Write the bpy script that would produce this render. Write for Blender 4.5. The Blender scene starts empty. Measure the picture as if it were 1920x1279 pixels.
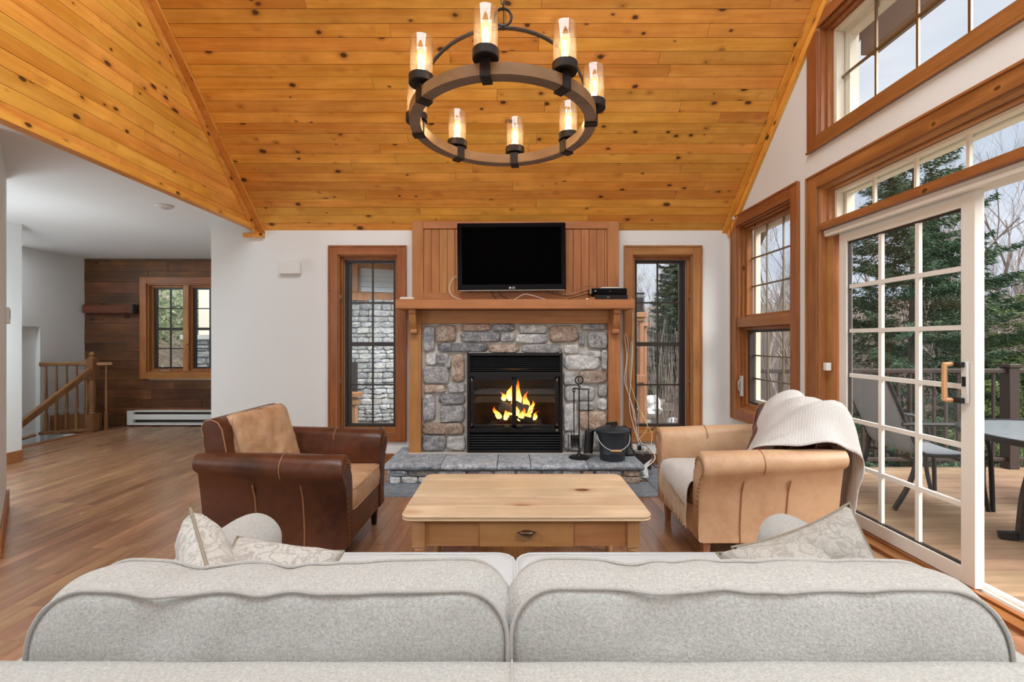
import bpy, bmesh, math, random
from mathutils import Vector, Matrix, noise
R = math.radians
PI = math.pi
sin, cos = math.sin, math.cos
C = bpy.context.scene.collection
SC = bpy.context.scene
H = 1.27          # eye height
YB = 4.93         # fireplace wall plane
XR = 2.234        # right wall plane
ZS = 2.404        # spring height of the sloped ceiling
SL = 0.873        # ceiling slope
def zc(y): return ZS + SL * (YB - y)

# ------------------------------------------------------------------ camera
cam = bpy.data.cameras.new('camera')
cam.sensor_width = 36.0
cam.sensor_fit = 'HORIZONTAL'
cam.lens = 900 / 1920 * 36.0
cam.clip_start = 0.02
cam.clip_end = 400
camo = bpy.data.objects.new('camera', cam)
camo.location = (0, 0, H)
camo.rotation_euler = (R(90), 0, 0)
C.objects.link(camo)
SC.camera = camo
# ------------------------------------------------------------------ colour management
SC.view_settings.view_transform = 'Standard'
SC.view_settings.look = 'None'
SC.view_settings.gamma = 1
SC.view_settings.use_curve_mapping = False
SC.view_settings.exposure = 0.47
# ------------------------------------------------------------------ world: bright overcast sky
w = bpy.data.worlds.new('sky'); SC.world = w; w.use_nodes = True
nt = w.node_tree; nt.nodes.clear()
tc = nt.nodes.new('ShaderNodeTexCoord')
sep = nt.nodes.new('ShaderNodeSeparateXYZ'); nt.links.new(tc.outputs['Generated'], sep.inputs[0])
mp = nt.nodes.new('ShaderNodeMapping'); mp.inputs['Scale'].default_value = (1, 1, 3.0)
nt.links.new(tc.outputs['Generated'], mp.inputs[0])
nz = nt.nodes.new('ShaderNodeTexNoise'); nz.inputs['Scale'].default_value = 2.6; nz.inputs['Detail'].default_value = 7
nt.links.new(mp.outputs[0], nz.inputs['Vector'])
cr = nt.nodes.new('ShaderNodeValToRGB')
cr.color_ramp.elements[0].position = .36; cr.color_ramp.elements[0].color = (.58, .66, .80, 1)
cr.color_ramp.elements[1].position = .60; cr.color_ramp.elements[1].color = (.83, .86, .92, 1)
nt.links.new(nz.outputs[0], cr.inputs[0])
bg = nt.nodes.new('ShaderNodeBackground'); bg.inputs['Strength'].default_value = 0.80
nt.links.new(cr.outputs[0], bg.inputs['Color'])
wo = nt.nodes.new('ShaderNodeOutputWorld'); nt.links.new(bg.outputs[0], wo.inputs['Surface'])
# ------------------------------------------------------------------ sun and added fill lights
def area(name, loc, rot, sx, sy, power, col=(1, 1, 1), spread=180):
    l = bpy.data.lights.new(name, 'AREA'); l.shape = 'RECTANGLE'; l.size = sx; l.size_y = sy
    l.energy = power; l.color = col; l.spread = R(spread)
    o = bpy.data.objects.new(name, l); o.location = loc; o.rotation_euler = [R(a) for a in rot]
    C.objects.link(o); return o
area('vault_fill', (-0.2, .75, 5.2), (8, 0, 0), 3.6, 1.6, 132, (.77, .92, 1))  # added overhead fill up in the vault, no fixture there
sun = bpy.data.lights.new('hazy_sun', 'SUN'); sun.energy = 1.5; sun.angle = R(50); sun.color = (1, .98, .95)
suno = bpy.data.objects.new('hazy_sun', sun); suno.rotation_euler = (R(28), R(38), 0); C.objects.link(suno)
area('rear_fill', (-0.2, -2.3, 2.8), (62, 0, 0), 3.6, .7, 8, (.82, .92, 1))  # added soft fill behind the camera, not a ceiling fixture
sun = bpy.data.lights.new('hazy_sun', 'SUN'); sun.energy = 3.4; sun.angle = R(50); sun.color = (1, .98, .95)
suno = bpy.data.objects.new('hazy_sun', sun); suno.rotation_euler = (R(28), R(38), 0); C.objects.link(suno)
area('stair_fill', (-6.2, 5.62, 2.49), (0, 0, 0), .35, .35, 10, (.88, .95, 1))  # added fill to brighten the stairwell wall, out of view
def fill_point(name, loc, pw, r, col=(.82, .94, 1)):
    l = bpy.data.lights.new(name, 'POINT'); l.energy = pw; l.shadow_soft_size = r; l.color = col
    o = bpy.data.objects.new(name, l); o.location = loc; C.objects.link(o)
fill_point('hall_fill', (-4.4, .1, 1.75), 100, .25)  # added fill out of view, brightens the left ceiling and walls
fill_point('left_fill', (-4.6, 4.0, 1.25), 36, .2)  # added fill past the left frame edge, no pendant hangs here
# ------------------------------------------------------------------ helpers
def P(px, py, y):                 # world point seen at a pixel of the 1920 frame, at depth y
    return Vector(((px - 960) * y / 900, y, H + (640 - py) * y / 900))
def PX(px, py, x):                # the same on a plane of constant x
    return P(px, py, 900 * x / (px - 960))
def PZ(px, py, z):                # the same on a plane of constant z
    return P(px, py, (H - z) * 900 / (py - 640))

class MB:
    def __init__(s): s.v = []; s.f = []
    def add(s, vs, fs):
        b = len(s.v); s.v.extend([Vector(v) for v in vs]); s.f.extend([tuple(i + b for i in f) for f in fs]); return s
    def box(s, x0, x1, y0, y1, z0, z1):
        if x0 > x1: x0, x1 = x1, x0
        if y0 > y1: y0, y1 = y1, y0
        if z0 > z1: z0, z1 = z1, z0
        return s.add([(x0,y0,z0),(x1,y0,z0),(x1,y1,z0),(x0,y1,z0),(x0,y0,z1),(x1,y0,z1),(x1,y1,z1),(x0,y1,z1)],
                     [(0,3,2,1),(4,5,6,7),(0,1,5,4),(1,2,6,5),(2,3,7,6),(3,0,4,7)])
    def bar(s, a, b, wd, ht, up=(0, 0, 1)):      # box beam from a to b
        a = Vector(a); b = Vector(b); d = (b - a).normalized(); u = Vector(up)
        sd = d.cross(u)
        if sd.length < 1e-5: sd = d.cross(Vector((1, 0, 0)))
        sd.normalize(); u = sd.cross(d).normalized()
        q = [a + sd*i*wd/2 + u*j*ht/2 for i, j in ((-1,-1),(1,-1),(1,1),(-1,1))]
        q += [p + (b - a) for p in q]
        return s.add(q, [(0,1,2,3),(7,6,5,4),(0,4,5,1),(1,5,6,2),(2,6,7,3),(3,7,4,0)])
    def prism(s, poly, ax, a, b):                # poly of 2d points in the other two axes, extruded along ax
        def mk(p, t):
            return (t, p[0], p[1]) if ax == 0 else ((p[0], t, p[1]) if ax == 1 else (p[0], p[1], t))
        n = len(poly)
        vs = [mk(p, a) for p in poly] + [mk(p, b) for p in poly]
        return s.add(vs, [tuple(range(n)), tuple(range(2*n-1, n-1, -1))] + [(i, (i+1) % n, n + (i+1) % n, n + i) for i in range(n)])
    def tube(s, pts, r, seg=8, cap=True, rr=None, closed=False):
        pts = [Vector(p) for p in pts]; n = len(pts); vs = []; prev = None
        for i, p in enumerate(pts):
            d = (pts[(i+1) % n] - pts[i-1]) if closed else (pts[min(i+1, n-1)] - pts[max(i-1, 0)])
            if d.length < 1e-9: d = Vector((0, 0, 1))
            d.normalize()
            if prev is None:
                prev = d.orthogonal().normalized()
            u = prev - d * prev.dot(d)
            if u.length < 1e-6: u = d.orthogonal()
            u.normalize(); prev = u; v = d.cross(u)
            q = rr[i] if rr else r
            vs += [p + (u*cos(2*PI*k/seg) + v*sin(2*PI*k/seg))*q for k in range(seg)]
        fs = []
        for i in range(n if closed else n-1):
            j = (i+1) % n
            fs += [(i*seg+k, i*seg+(k+1) % seg, j*seg+(k+1) % seg, j*seg+k) for k in range(seg)]
        if cap and not closed:
            fs += [tuple(range(seg-1, -1, -1)), tuple((n-1)*seg+k for k in range(seg))]
        return s.add(vs, fs)
    def lathe(s, prof, c=(0,0,0), seg=20, M=None):
        vs = []; c = Vector(c)
        for (r, z) in prof:
            for k in range(seg):
                p = Vector((r*cos(2*PI*k/seg), r*sin(2*PI*k/seg), z))
                if M: p = M @ p
                vs.append(p + c)
        n = len(prof); fs = []
        for i in range(n-1):
            fs += [(i*seg+k, i*seg+(k+1) % seg, (i+1)*seg+(k+1) % seg, (i+1)*seg+k) for k in range(seg)]
        if prof[0][0] > 1e-6: fs.append(tuple(range(seg-1, -1, -1)))
        if prof[-1][0] > 1e-6: fs.append(tuple((n-1)*seg+k for k in range(seg)))
        return s.add(vs, fs)
    def grid(s, fn, nu, nv, cu=False, cv=False):
        vs = []
        mu = nu if cu else nu+1; mv = nv if cv else nv+1
        for i in range(mu):
            for j in range(mv): vs.append(fn(i/nu, j/nv))
        fs = []
        for i in range(nu):
            for j in range(nv):
                a = (i % mu)*mv + j % mv; b = ((i+1) % mu)*mv + j % mv
                c = ((i+1) % mu)*mv + (j+1) % mv; d = (i % mu)*mv + (j+1) % mv
                fs.append((a, b, c, d))
        return s.add(vs, fs)
    def xf(s, M): s.v = [M @ v for v in s.v]; return s
    def mesh(s, name, mat, smooth=False, off=None, recalc=True, sharp=40):
        me = bpy.data.meshes.new(name)
        vs = [v - off for v in s.v] if off is not None else s.v
        me.from_pydata([tuple(v) for v in vs], [], s.f)
        if recalc:
            bm = bmesh.new(); bm.from_mesh(me)
            bmesh.ops.remove_doubles(bm, verts=bm.verts, dist=1e-6)
            bmesh.ops.recalc_face_normals(bm, faces=bm.faces); bm.to_mesh(me); bm.free()
        if smooth:
            me.polygons.foreach_set('use_smooth', [True]*len(me.polygons))
            me.set_sharp_from_angle(angle=R(sharp))
        if mat: me.materials.append(mat)
        return me
    def center(s):
        xs = [v.x for v in s.v]; ys = [v.y for v in s.v]; zs = [v.z for v in s.v]
        return Vector(((min(xs)+max(xs))/2, (min(ys)+max(ys))/2, min(zs)))
    def build(s, name, mat, parent=None, smooth=False, bevel=0, sub=0, sharp=40, recalc=True, label=None, kind=None, seg=2):
        if parent is None: off = s.center()
        else: off = wloc(parent)
        me = s.mesh(name, mat, smooth or (bevel > 0 and seg > 1), off, recalc, sharp)
        o = bpy.data.objects.new(name, me); C.objects.link(o)
        if parent is None: o.location = off
        else: o.parent = parent
        if bevel:
            m = o.modifiers.new('bevel', 'BEVEL'); m.width = bevel; m.segments = seg; m.limit_method = 'ANGLE'; m.angle_limit = R(40)
        if sub:
            m = o.modifiers.new('sub', 'SUBSURF'); m.levels = sub; m.render_levels = sub
        if label: o['label'] = label
        if kind: o['kind'] = kind
        return o
def wloc(o):
    l = Vector(o.location)
    while o.parent: o = o.parent; l += Vector(o.location)
    return l
def thing(name, label, cat, loc=(0,0,0), group=None):
    o = bpy.data.objects.new(name, None); C.objects.link(o); o.location = loc; o.empty_display_size = .1
    return tag(o, label, cat, group)
def tag(o, label, cat, group=None, kind=None):
    o['label'] = label; o['category'] = cat
    if group: o['group'] = group
    if kind: o['kind'] = kind
    return o
def struct(name, loc=(0,0,0), label=None, cat='structure'):
    o = bpy.data.objects.new(name, None); C.objects.link(o); o.location = loc; o['kind'] = 'structure'
    if label: o['label'] = label
    o['category'] = cat
    return o
def copy_tree(o, parent=None):
    c = o.copy(); C.objects.link(c)
    if parent is not None: c.parent = parent
    for ch in list(o.children): copy_tree(ch, c)
    return c
def piece(name, me, parent, loc=(0,0,0), sc=(1,1,1), rot=(0,0,0)):
    o = bpy.data.objects.new(name, me); C.objects.link(o)
    if parent is not None: o.parent = parent; loc = Vector(loc) - wloc(parent)
    o.location = loc; o.scale = sc; o.rotation_euler = rot; return o
UB = {}
def unit_box(mat):
    if mat.name not in UB: UB[mat.name] = MB().box(-.5, .5, -.5, .5, -.5, .5).mesh('board', mat)
    return UB[mat.name]
def bpiece(name, mat, parent, x0, x1, y0, y1, z0, z1):
    return piece(name, unit_box(mat), parent, ((x0+x1)/2, (y0+y1)/2, (z0+z1)/2), (abs(x1-x0), abs(y1-y0), abs(z1-z0)))
def catmull(pts, n=8, closed=False):
    pts = [Vector(p) for p in pts]; out = []; m = len(pts)
    for i in range(m if closed else m-1):
        p0 = pts[(i-1) % m] if (closed or i > 0) else pts[0]; p1 = pts[i]; p2 = pts[(i+1) % m]
        p3 = pts[(i+2) % m] if (closed or i+2 < m) else pts[-1]
        for k in range(n):
            t = k/n
            out.append(.5*((2*p1) + (p2-p0)*t + (2*p0-5*p1+4*p2-p3)*t*t + (3*p1-p0-3*p2+p3)*t**3))
    if not closed: out.append(pts[-1])
    return out
def nz3(p, sc=1.0, seed=0.0):
    return noise.noise(Vector((p[0]*sc+seed, p[1]*sc+seed*1.7, p[2]*sc-seed*.6)))

# ------------------------------------------------------------------ materials
class NT:
    def __init__(s, name):
        s.m = bpy.data.materials.new(name); s.m.use_nodes = True; s.t = s.m.node_tree; s.t.nodes.clear()
        s.out = s.n('ShaderNodeOutputMaterial')
    def n(s, typ, **kw):
        nd = s.t.nodes.new(typ)
        for k, v in kw.items():
            if k.startswith('i_'): nd.inputs[k[2:].replace('_', ' ')].default_value = v
            else: setattr(nd, k, v)
        return nd
    def l(s, a, b): s.t.links.new(a, b)
    def math(s, op, a, b=None, c=None, clamp=False):
        nd = s.n('ShaderNodeMath', operation=op, use_clamp=clamp)
        for i, x in enumerate((a, b, c)):
            if x is None: continue
            if isinstance(x, (int, float)): nd.inputs[i].default_value = x
            else: s.l(x, nd.inputs[i])
        return nd.outputs[0]
    def mix(s, f, a, b, bt='MIX'):
        nd = s.n('ShaderNodeMix', data_type='RGBA', blend_type=bt)
        for i, x in ((0, f), (6, a), (7, b)):
            if isinstance(x, (int, float)): nd.inputs[i].default_value = x
            elif isinstance(x, tuple): nd.inputs[i].default_value = (*x[:3], 1)
            else: s.l(x, nd.inputs[i])
        return nd.outputs[2]
    def ramp(s, x, stops):
        nd = s.n('ShaderNodeValToRGB'); e = nd.color_ramp.elements
        while len(e) < len(stops): e.new(.5)
        for i, (p, c) in enumerate(stops):
            e[i].position = p; e[i].color = (*c[:3], 1) if isinstance(c, tuple) else (c, c, c, 1)
        s.l(x, nd.inputs[0]); return nd.outputs[0]
    def pos(s, scale=(1,1,1), rnd=0.0, rot=(0,0,0)):
        g = s.n('ShaderNodeNewGeometry'); v = g.outputs['Position']
        s.rand = None
        oi = s.n('ShaderNodeObjectInfo')
        s.rand = s.math('FRACT', s.math('ADD', oi.outputs['Random'], g.outputs['Random Per Island']))
        if rnd:
            cb = s.n('ShaderNodeCombineXYZ'); k = s.math('MULTIPLY', s.rand, rnd)
            s.l(k, cb.inputs[0]); s.l(s.math('MULTIPLY', k, 1.37), cb.inputs[1]); s.l(s.math('MULTIPLY', k, .71), cb.inputs[2])
            a = s.n('ShaderNodeVectorMath', operation='ADD'); s.l(v, a.inputs[0]); s.l(cb.outputs[0], a.inputs[1]); v = a.outputs[0]
        m = s.n('ShaderNodeMapping'); m.inputs['Scale'].default_value = scale; m.inputs['Rotation'].default_value = rot
        s.l(v, m.inputs[0]); return m.outputs[0]
    def noise(s, v, scale, detail=4, rough=.55, dist=0):
        nd = s.n('ShaderNodeTexNoise'); nd.inputs['Scale'].default_value = scale; nd.inputs['Detail'].default_value = detail
        nd.inputs['Roughness'].default_value = rough; nd.inputs['Distortion'].default_value = dist
        s.l(v, nd.inputs['Vector']); return nd.outputs[0]
    def bsdf(s, col, rough=.5, metal=0, spec=.5, bump=None, bstr=.2, bdist=.01, **kw):
        b = s.n('ShaderNodeBsdfPrincipled')
        if isinstance(col, tuple): b.inputs['Base Color'].default_value = (*col[:3], 1)
        else: s.l(col, b.inputs['Base Color'])
        if isinstance(rough, (int, float)): b.inputs['Roughness'].default_value = rough
        else: s.l(rough, b.inputs['Roughness'])
        b.inputs['Metallic'].default_value = metal; b.inputs['Specular IOR Level'].default_value = spec
        for k, v in kw.items(): b.inputs[k.replace('_', ' ')].default_value = v
        if bump is not None:
            bp = s.n('ShaderNodeBump'); bp.inputs['Strength'].default_value = bstr; bp.inputs['Distance'].default_value = bdist
            s.l(bump, bp.inputs['Height']); s.l(bp.outputs[0], b.inputs['Normal'])
        s.l(b.outputs[0], s.out.inputs['Surface']); return b

def plain(name, col, rough=.5, metal=0, spec=.5, bs=0, bstr=.2, var=0.0, **kw):
    t = NT(name); c = col; bump = None
    if bs or var:
        v = t.pos((1,1,1), 3.0); n = t.noise(v, bs or 6, 5)
        if var: c = t.mix(n, tuple(x*(1-var) for x in col), tuple(min(1, x*(1+var)) for x in col))
        if bs: bump = n
    t.bsdf(c, rough, metal, spec, bump, bstr, **kw); return t.m
def wood(name, light, dark, axis=0, knots=.0, kscale=12, rough=.45, var=.18, gsc=1.0, knotcol=(.06,.02,.008), grain=.55, spec=.4, halo=(.45,.16,.03), bstr=.12, blotch=.35, nt_rnd=40.0):
    t = NT(name)
    sc = [26*gsc]*3; sc[axis] = 1.6*gsc
    v = t.pos(tuple(sc), nt_rnd)
    g1 = t.noise(v, 1.0, 5, .6, .6)
    sc2 = [5*gsc]*3; sc2[axis] = .8*gsc
    v2 = t.pos(tuple(sc2), nt_rnd); g2 = t.noise(v2, 1.0, 3, .5, .4)
    f = t.math('ADD', t.math('MULTIPLY', g1, grain), t.math('MULTIPLY', g2, 1-grain))
    c = t.ramp(f, [(.36, dark), (.60, light)])
    v3 = t.pos(tuple([2.2]*3), nt_rnd)
    bl = t.ramp(t.noise(v3, 1.6, 3), [(.40, 1.0), (.68, 0.0)])
    c = t.mix(t.math('MULTIPLY', bl, blotch), c, tuple(x*.62 for x in dark))
    if knots > 0:
        ks = [1.0]*3; ks[axis] = .62
        v4 = t.pos(tuple(ks), nt_rnd)
        dn = t.n('ShaderNodeTexNoise'); dn.inputs['Scale'].default_value = 30; t.l(v4, dn.inputs['Vector'])
        vm = t.n('ShaderNodeVectorMath', operation='MULTIPLY_ADD'); vm.inputs[1].default_value = (.012,)*3
        t.l(dn.outputs['Color'], vm.inputs[0]); t.l(v4, vm.inputs[2])
        vo = t.n('ShaderNodeTexVoronoi'); vo.inputs['Scale'].default_value = kscale; t.l(vm.outputs[0], vo.inputs['Vector'])
        sx = t.n('ShaderNodeSeparateColor'); t.l(vo.outputs['Color'], sx.inputs[0])
        thr = t.math('MULTIPLY', t.math('POWER', sx.outputs[0], 1.6), knots)
        q = t.math('DIVIDE', vo.outputs['Distance'], t.math('MAXIMUM', thr, .01))
        core = t.math('SUBTRACT', 1, t.math('SMOOTH_MAX', 0, t.math('MULTIPLY', t.math('SUBTRACT', q, .75), 3.0), .1), None, True)
        ha = t.math('SUBTRACT', 1, t.math('MULTIPLY', t.math('SUBTRACT', q, .8), .75), None, True)
        c = t.mix(t.math('MULTIPLY', ha, .55), c, halo)
        c = t.mix(t.math('MULTIPLY', core, .93), c, knotcol)
    hs = t.n('ShaderNodeHueSaturation'); t.l(c, hs.inputs['Color'])
    t.l(t.math('ADD', t.math('MULTIPLY', t.rand, 2*var), 1-var), hs.inputs['Value'])
    t.l(t.math('ADD', t.math('MULTIPLY', t.math('FRACT', t.math('MULTIPLY', t.rand, 7.3)), .016), .492), hs.inputs['Hue'])
    rg = t.math('ADD', t.math('MULTIPLY', g1, .18), rough-.09)
    t.bsdf(hs.outputs[0], rg, 0, spec, g1, bstr, .004)
    return t.m
def fabric(name, col, scale=260, bstr=.35, rough=.95, var=.12, big=.0, pattern=None, nap=.14):
    t = NT(name)
    v = t.pos((1,1,1))
    n1 = t.noise(v, scale, 3, .7); n2 = t.noise(v, scale*.6, 2, .5)
    n3 = t.noise(v, 5, 3, .5)
    h = t.math('ADD', n1, n2)
    c = t.ramp(t.math('MULTIPLY', h, .5), [(.30, tuple(x*(1-var*1.6) for x in col)), (.66, tuple(min(1, x*(1+var)) for x in col))])
    c = t.mix(t.math('MULTIPLY', n3, nap), c, tuple(x*.6 for x in col))
    if pattern:
        vd = t.n('ShaderNodeTexNoise'); vd.inputs['Scale'].default_value = 11; vd.inputs['Detail'].default_value = 2.5; vd.inputs['Distortion'].default_value = 3.2
        t.l(v, vd.inputs['Vector'])
        pr = t.ramp(vd.outputs[0], [(.46, 0.0), (.50, 1.0), (.56, 1.0), (.60, 0.0)])
        c = t.mix(t.math('MULTIPLY', pr, .8), c, pattern)
    b = t.bsdf(c, rough, 0, .15, h, bstr, .0015)
    b.inputs['Sheen Weight'].default_value = .12
    return t.m
def leather(name, light, dark, rough=.34, worn=.5, seed=0.0):
    t = NT(name)
    v = t.pos((1,1,1))
    mpn = t.n('ShaderNodeMapping'); mpn.inputs['Location'].default_value = (seed, seed*1.3, seed*.4); t.l(v, mpn.inputs[0]); v = mpn.outputs[0]
    n1 = t.noise(v, 3.2, 5, .55, .4); n2 = t.noise(v, 16, 6, .65, .8)
    f = t.math('ADD', t.math('MULTIPLY', n1, .65), t.math('MULTIPLY', n2, .35))
    c = t.ramp(f, [(.36, dark), (.50+(.5-worn)*.2, tuple((a+b)/2 for a, b in zip(light, dark))), (.66, light)])
    sc = t.n('ShaderNodeTexNoise'); sc.inputs['Scale'].default_value = 9; sc.inputs['Detail'].default_value = 9; sc.inputs['Distortion'].default_value = 1.5; t.l(v, sc.inputs['Vector'])
    vo = t.n('ShaderNodeTexVoronoi'); vo.inputs['Scale'].default_value = 210; t.l(v, vo.inputs['Vector'])
    h = t.math('ADD', t.math('MULTIPLY', vo.outputs['Distance'], .3), sc.outputs[0])
    rg = t.math('ADD', t.math('MULTIPLY', n2, .3), rough-.13)
    t.bsdf(c, rg, 0, .5, h, .25, .004)
    return t.m
def stonem(name, cols, scale=9, rough=.85, bstr=.6, rnd=20.0, bdist=.012):
    t = NT(name); v = t.pos((1,1,1), rnd)
    n1 = t.noise(v, scale, 6, .65, .5); n2 = t.noise(v, scale*5, 6, .7)
    n = len(cols)
    c = t.ramp(n1, [(.34 + .30*i/(n-1), cols[i]) for i in range(n)])
    n4 = t.ramp(t.noise(v, scale*2.4, 8, .75, .8), [(.48, 0.0), (.60, 1.0)])
    c = t.mix(t.math('MULTIPLY', n4, .55), c, tuple(min(.8, x*1.25+.03) for x in cols[-1]))
    c = t.mix(t.ramp(n2, [(.40, .6), (.62, 0.0)]), c, tuple(x*.55 for x in cols[0]))
    hs = t.n('ShaderNodeHueSaturation'); t.l(c, hs.inputs['Color'])
    t.l(t.math('ADD', t.math('MULTIPLY', t.rand, .45), .78), hs.inputs['Value'])
    t.bsdf(hs.outputs[0], rough, 0, .3, t.math('ADD', n1, t.math('MULTIPLY', n2, .5)), bstr, bdist)
    return t.m
def glassm(name, tint=(.96,.98,.97), refl=1.0, rough=.0, body=0.0, bodycol=(1,1,1)):
    t = NT(name)
    tr = t.n('ShaderNodeBsdfTransparent'); tr.inputs[0].default_value = (*tint, 1)
    gl = t.n('ShaderNodeBsdfGlossy'); gl.inputs['Roughness'].default_value = rough
    fr = t.n('ShaderNodeLayerWeight'); fr.inputs[0].default_value = .5      # Schlick reflectance, both sides of the pane
    sch = t.math('ADD', t.math('MULTIPLY', t.math('POWER', fr.outputs['Facing'], 5.0), .8), .05)
    mx = t.n('ShaderNodeMixShader'); t.l(t.math('MULTIPLY', sch, refl), mx.inputs[0]); t.l(tr.outputs[0], mx.inputs[1]); t.l(gl.outputs[0], mx.inputs[2])
    last = mx.outputs[0]
    if body:
        df = t.n('ShaderNodeBsdfDiffuse'); df.inputs[0].default_value = (*bodycol, 1)
        tl = t.n('ShaderNodeBsdfTranslucent'); tl.inputs[0].default_value = (*bodycol, 1)
        ad = t.n('ShaderNodeMixShader'); ad.inputs[0].default_value = .5; t.l(df.outputs[0], ad.inputs[1]); t.l(tl.outputs[0], ad.inputs[2])
        m2 = t.n('ShaderNodeMixShader')
        vv = t.pos(); nn = t.noise(vv, 160, 2); 
        t.l(t.math('MULTIPLY', t.ramp(nn, [(.4, .6), (.62, 1.6)]), body), m2.inputs[0])
        t.l(last, m2.inputs[1]); t.l(ad.outputs[0], m2.inputs[2]); last = m2.outputs[0]
    t.l(last, t.out.inputs['Surface']); return t.m
def emis(name, col, s):
    t = NT(name); e = t.n('ShaderNodeEmission'); e.inputs[0].default_value = (*col, 1); e.inputs[1].default_value = s
    t.l(e.outputs[0], t.out.inputs['Surface']); return t.m

M = {}
pine = dict(light=(.93,.47,.095), dark=(.72,.28,.036))
M['ceil_x'] = wood('pine_ceiling_board', **pine, axis=0, knots=.26, kscale=11, rough=.42, var=.13, blotch=.30)
M['ceil_y'] = wood('pine_gable_board', **pine, axis=1, knots=.26, kscale=11, rough=.42, var=.12, blotch=.30)
M['joint'] = plain('dark_joint', (.09,.035,.012), .8)
trimc = dict(light=(.43,.165,.05), dark=(.25,.082,.022))
for k in range(3):
    M['trim%d' % k] = wood('stained_trim_%s' % 'xyz'[k], **trimc, axis=k, knots=.13, kscale=7, rough=.38, var=.06, blotch=.3, nt_rnd=9)
tl = dict(light=(.52,.235,.085), dark=(.33,.125,.038))
for k in range(3):
    M['ltrim%d' % k] = wood('light_trim_%s' % 'xyz'[k], **tl, axis=k, knots=.12, kscale=7, rough=.38, var=.06, nt_rnd=9)
mant = dict(light=(.52,.225,.085), dark=(.36,.135,.045))
for k in range(3):
    M['mant%d' % k] = wood('mantel_wood_%s' % 'xyz'[k], **mant, axis=k, knots=.09, kscale=7, rough=.36, var=.09, blotch=.2, nt_rnd=9)
M['floor'] = wood('oak_floor_board', light=(.46,.25,.135), dark=(.29,.145,.075), axis=1, knots=.0, rough=.25, var=.16, blotch=.32, spec=.5, bstr=.05)
M['deck'] = wood('deck_board', light=(.48,.315,.195), dark=(.31,.19,.11), axis=0, knots=.10, kscale=6, rough=.65, var=.14, blotch=.3)
M['accent'] = wood('reclaimed_brown_plank', light=(.20,.078,.026), dark=(.085,.03,.010), axis=0, knots=.2, kscale=6, rough=.5, var=.32, blotch=.55, knotcol=(.02,.008,.004), halo=(.07,.025,.01))
M['tablef'] = wood('pine_table_front', light=(.80,.47,.22), dark=(.60,.30,.12), axis=0, knots=.16, kscale=5, rough=.4, var=.05, gsc=.7, nt_rnd=5)
M['table'] = wood('waxed_pine_table', light=(.87,.68,.46), dark=(.72,.50,.29), axis=0, knots=.2, kscale=5.5, rough=.36, var=.05, blotch=.35, knotcol=(.16,.06,.02), gsc=.7, nt_rnd=5)
M['tablez'] = wood('waxed_pine_leg', light=(.70,.43,.21), dark=(.54,.29,.12), axis=2, knots=.08, kscale=6, rough=.38, var=.05, blotch=.25, gsc=.7, nt_rnd=5)
M['stairwood'] = wood('honey_oak', light=(.37,.18,.07), dark=(.22,.095,.035), axis=2, knots=0, rough=.4, var=.05)
M['cornice'] = wood('barn_wood', light=(.20,.06,.018), dark=(.09,.025,.008), axis=0, knots=.2, kscale=6, rough=.5)
M['wall'] = plain('white_wall_paint', (.79,.80,.79), .75, bs=60, bstr=.03)
M['ceilw'] = plain('white_ceiling_paint', (.82,.82,.815), .8, bs=60, bstr=.03)
M['cream'] = plain('cream_frame_paint', (.76,.70,.58), .38)
M['creamw'] = plain('pale_frame_vinyl', (.80,.77,.70), .35)
M['dark'] = plain('dark_bronze_frame', (.035,.025,.022), .4)
M['glass'] = glassm('window_glass')
M['tan'] = leather('tan_leather', (.68,.46,.28), (.44,.235,.115), .36, .5)
M['brown'] = leather('brown_leather', (.135,.040,.015), (.045,.013,.006), .33, .5, 3)
M['tanr'] = leather('light_tan_leather', (.62,.41,.25), (.47,.275,.15), .42, .6, 5)
M['brownr'] = leather('chestnut_leather', (.27,.125,.06), (.13,.045,.018), .34, .4, 9)
M['burg'] = leather('burgundy_leather', (.15,.035,.018), (.055,.011,.007), .3, .4, 6)
M['seam'] = plain('leather_welt', (.36,.17,.085), .45)
M['nail'] = plain('brass_nailhead', (.42,.26,.11), .3, 1)
M['legd'] = plain('dark_leg', (.018,.010,.008), .35)
M['legt'] = wood('tan_leg', light=(.42,.22,.12), dark=(.30,.14,.07), axis=2, var=0)
M['sofa'] = fabric('oatmeal_chenille', (.54,.545,.52), 300, .8, var=.20)
M['sofap'] = fabric('oatmeal_piping', (.52,.51,.485), 330, .5, var=.12)
M['sofal'] = fabric('pale_seat_fabric', (.66,.69,.70), 330, .3, var=.08)
M['pill'] = fabric('damask_left', (.64,.62,.57), 240, .3, pattern=(.41,.39,.36))
M['pilr'] = fabric('damask_right', (.52,.50,.455), 240, .3, pattern=(.37,.35,.315))
M['pilp'] = fabric('cushion_cord', (.34,.29,.22), 240, .3)
M['throw'] = fabric('ivory_knit', (.70,.69,.67), 130, .5, var=.08)
t = NT('ivory_ribbed_knit'); v = t.pos(rot=(0, 0, .5)); wv = t.n('ShaderNodeTexWave'); wv.inputs['Scale'].default_value = 42; wv.inputs['Distortion'].default_value = 2.0; wv.inputs['Detail'].default_value = 2; wv.inputs['Detail Scale'].default_value = 3
t.l(v, wv.inputs['Vector']); n = t.noise(v, 150, 3, .7); c = t.mix(t.math('MULTIPLY', wv.outputs['Fac'], .5), (.62,.605,.58), (.74,.73,.71)); c = t.mix(t.math('MULTIPLY', n, .3), c, (.5,.48,.45))
t.bsdf(c, .95, 0, .15, t.math('ADD', wv.outputs['Fac'], n), .6, .004); M['throw'] = t.m
M['fringe'] = fabric('ivory_fringe', (.72,.60,.44), 130, .5, var=.08)
M['black'] = plain('black_metal', (.012,.012,.013), .42, .3)
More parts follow.
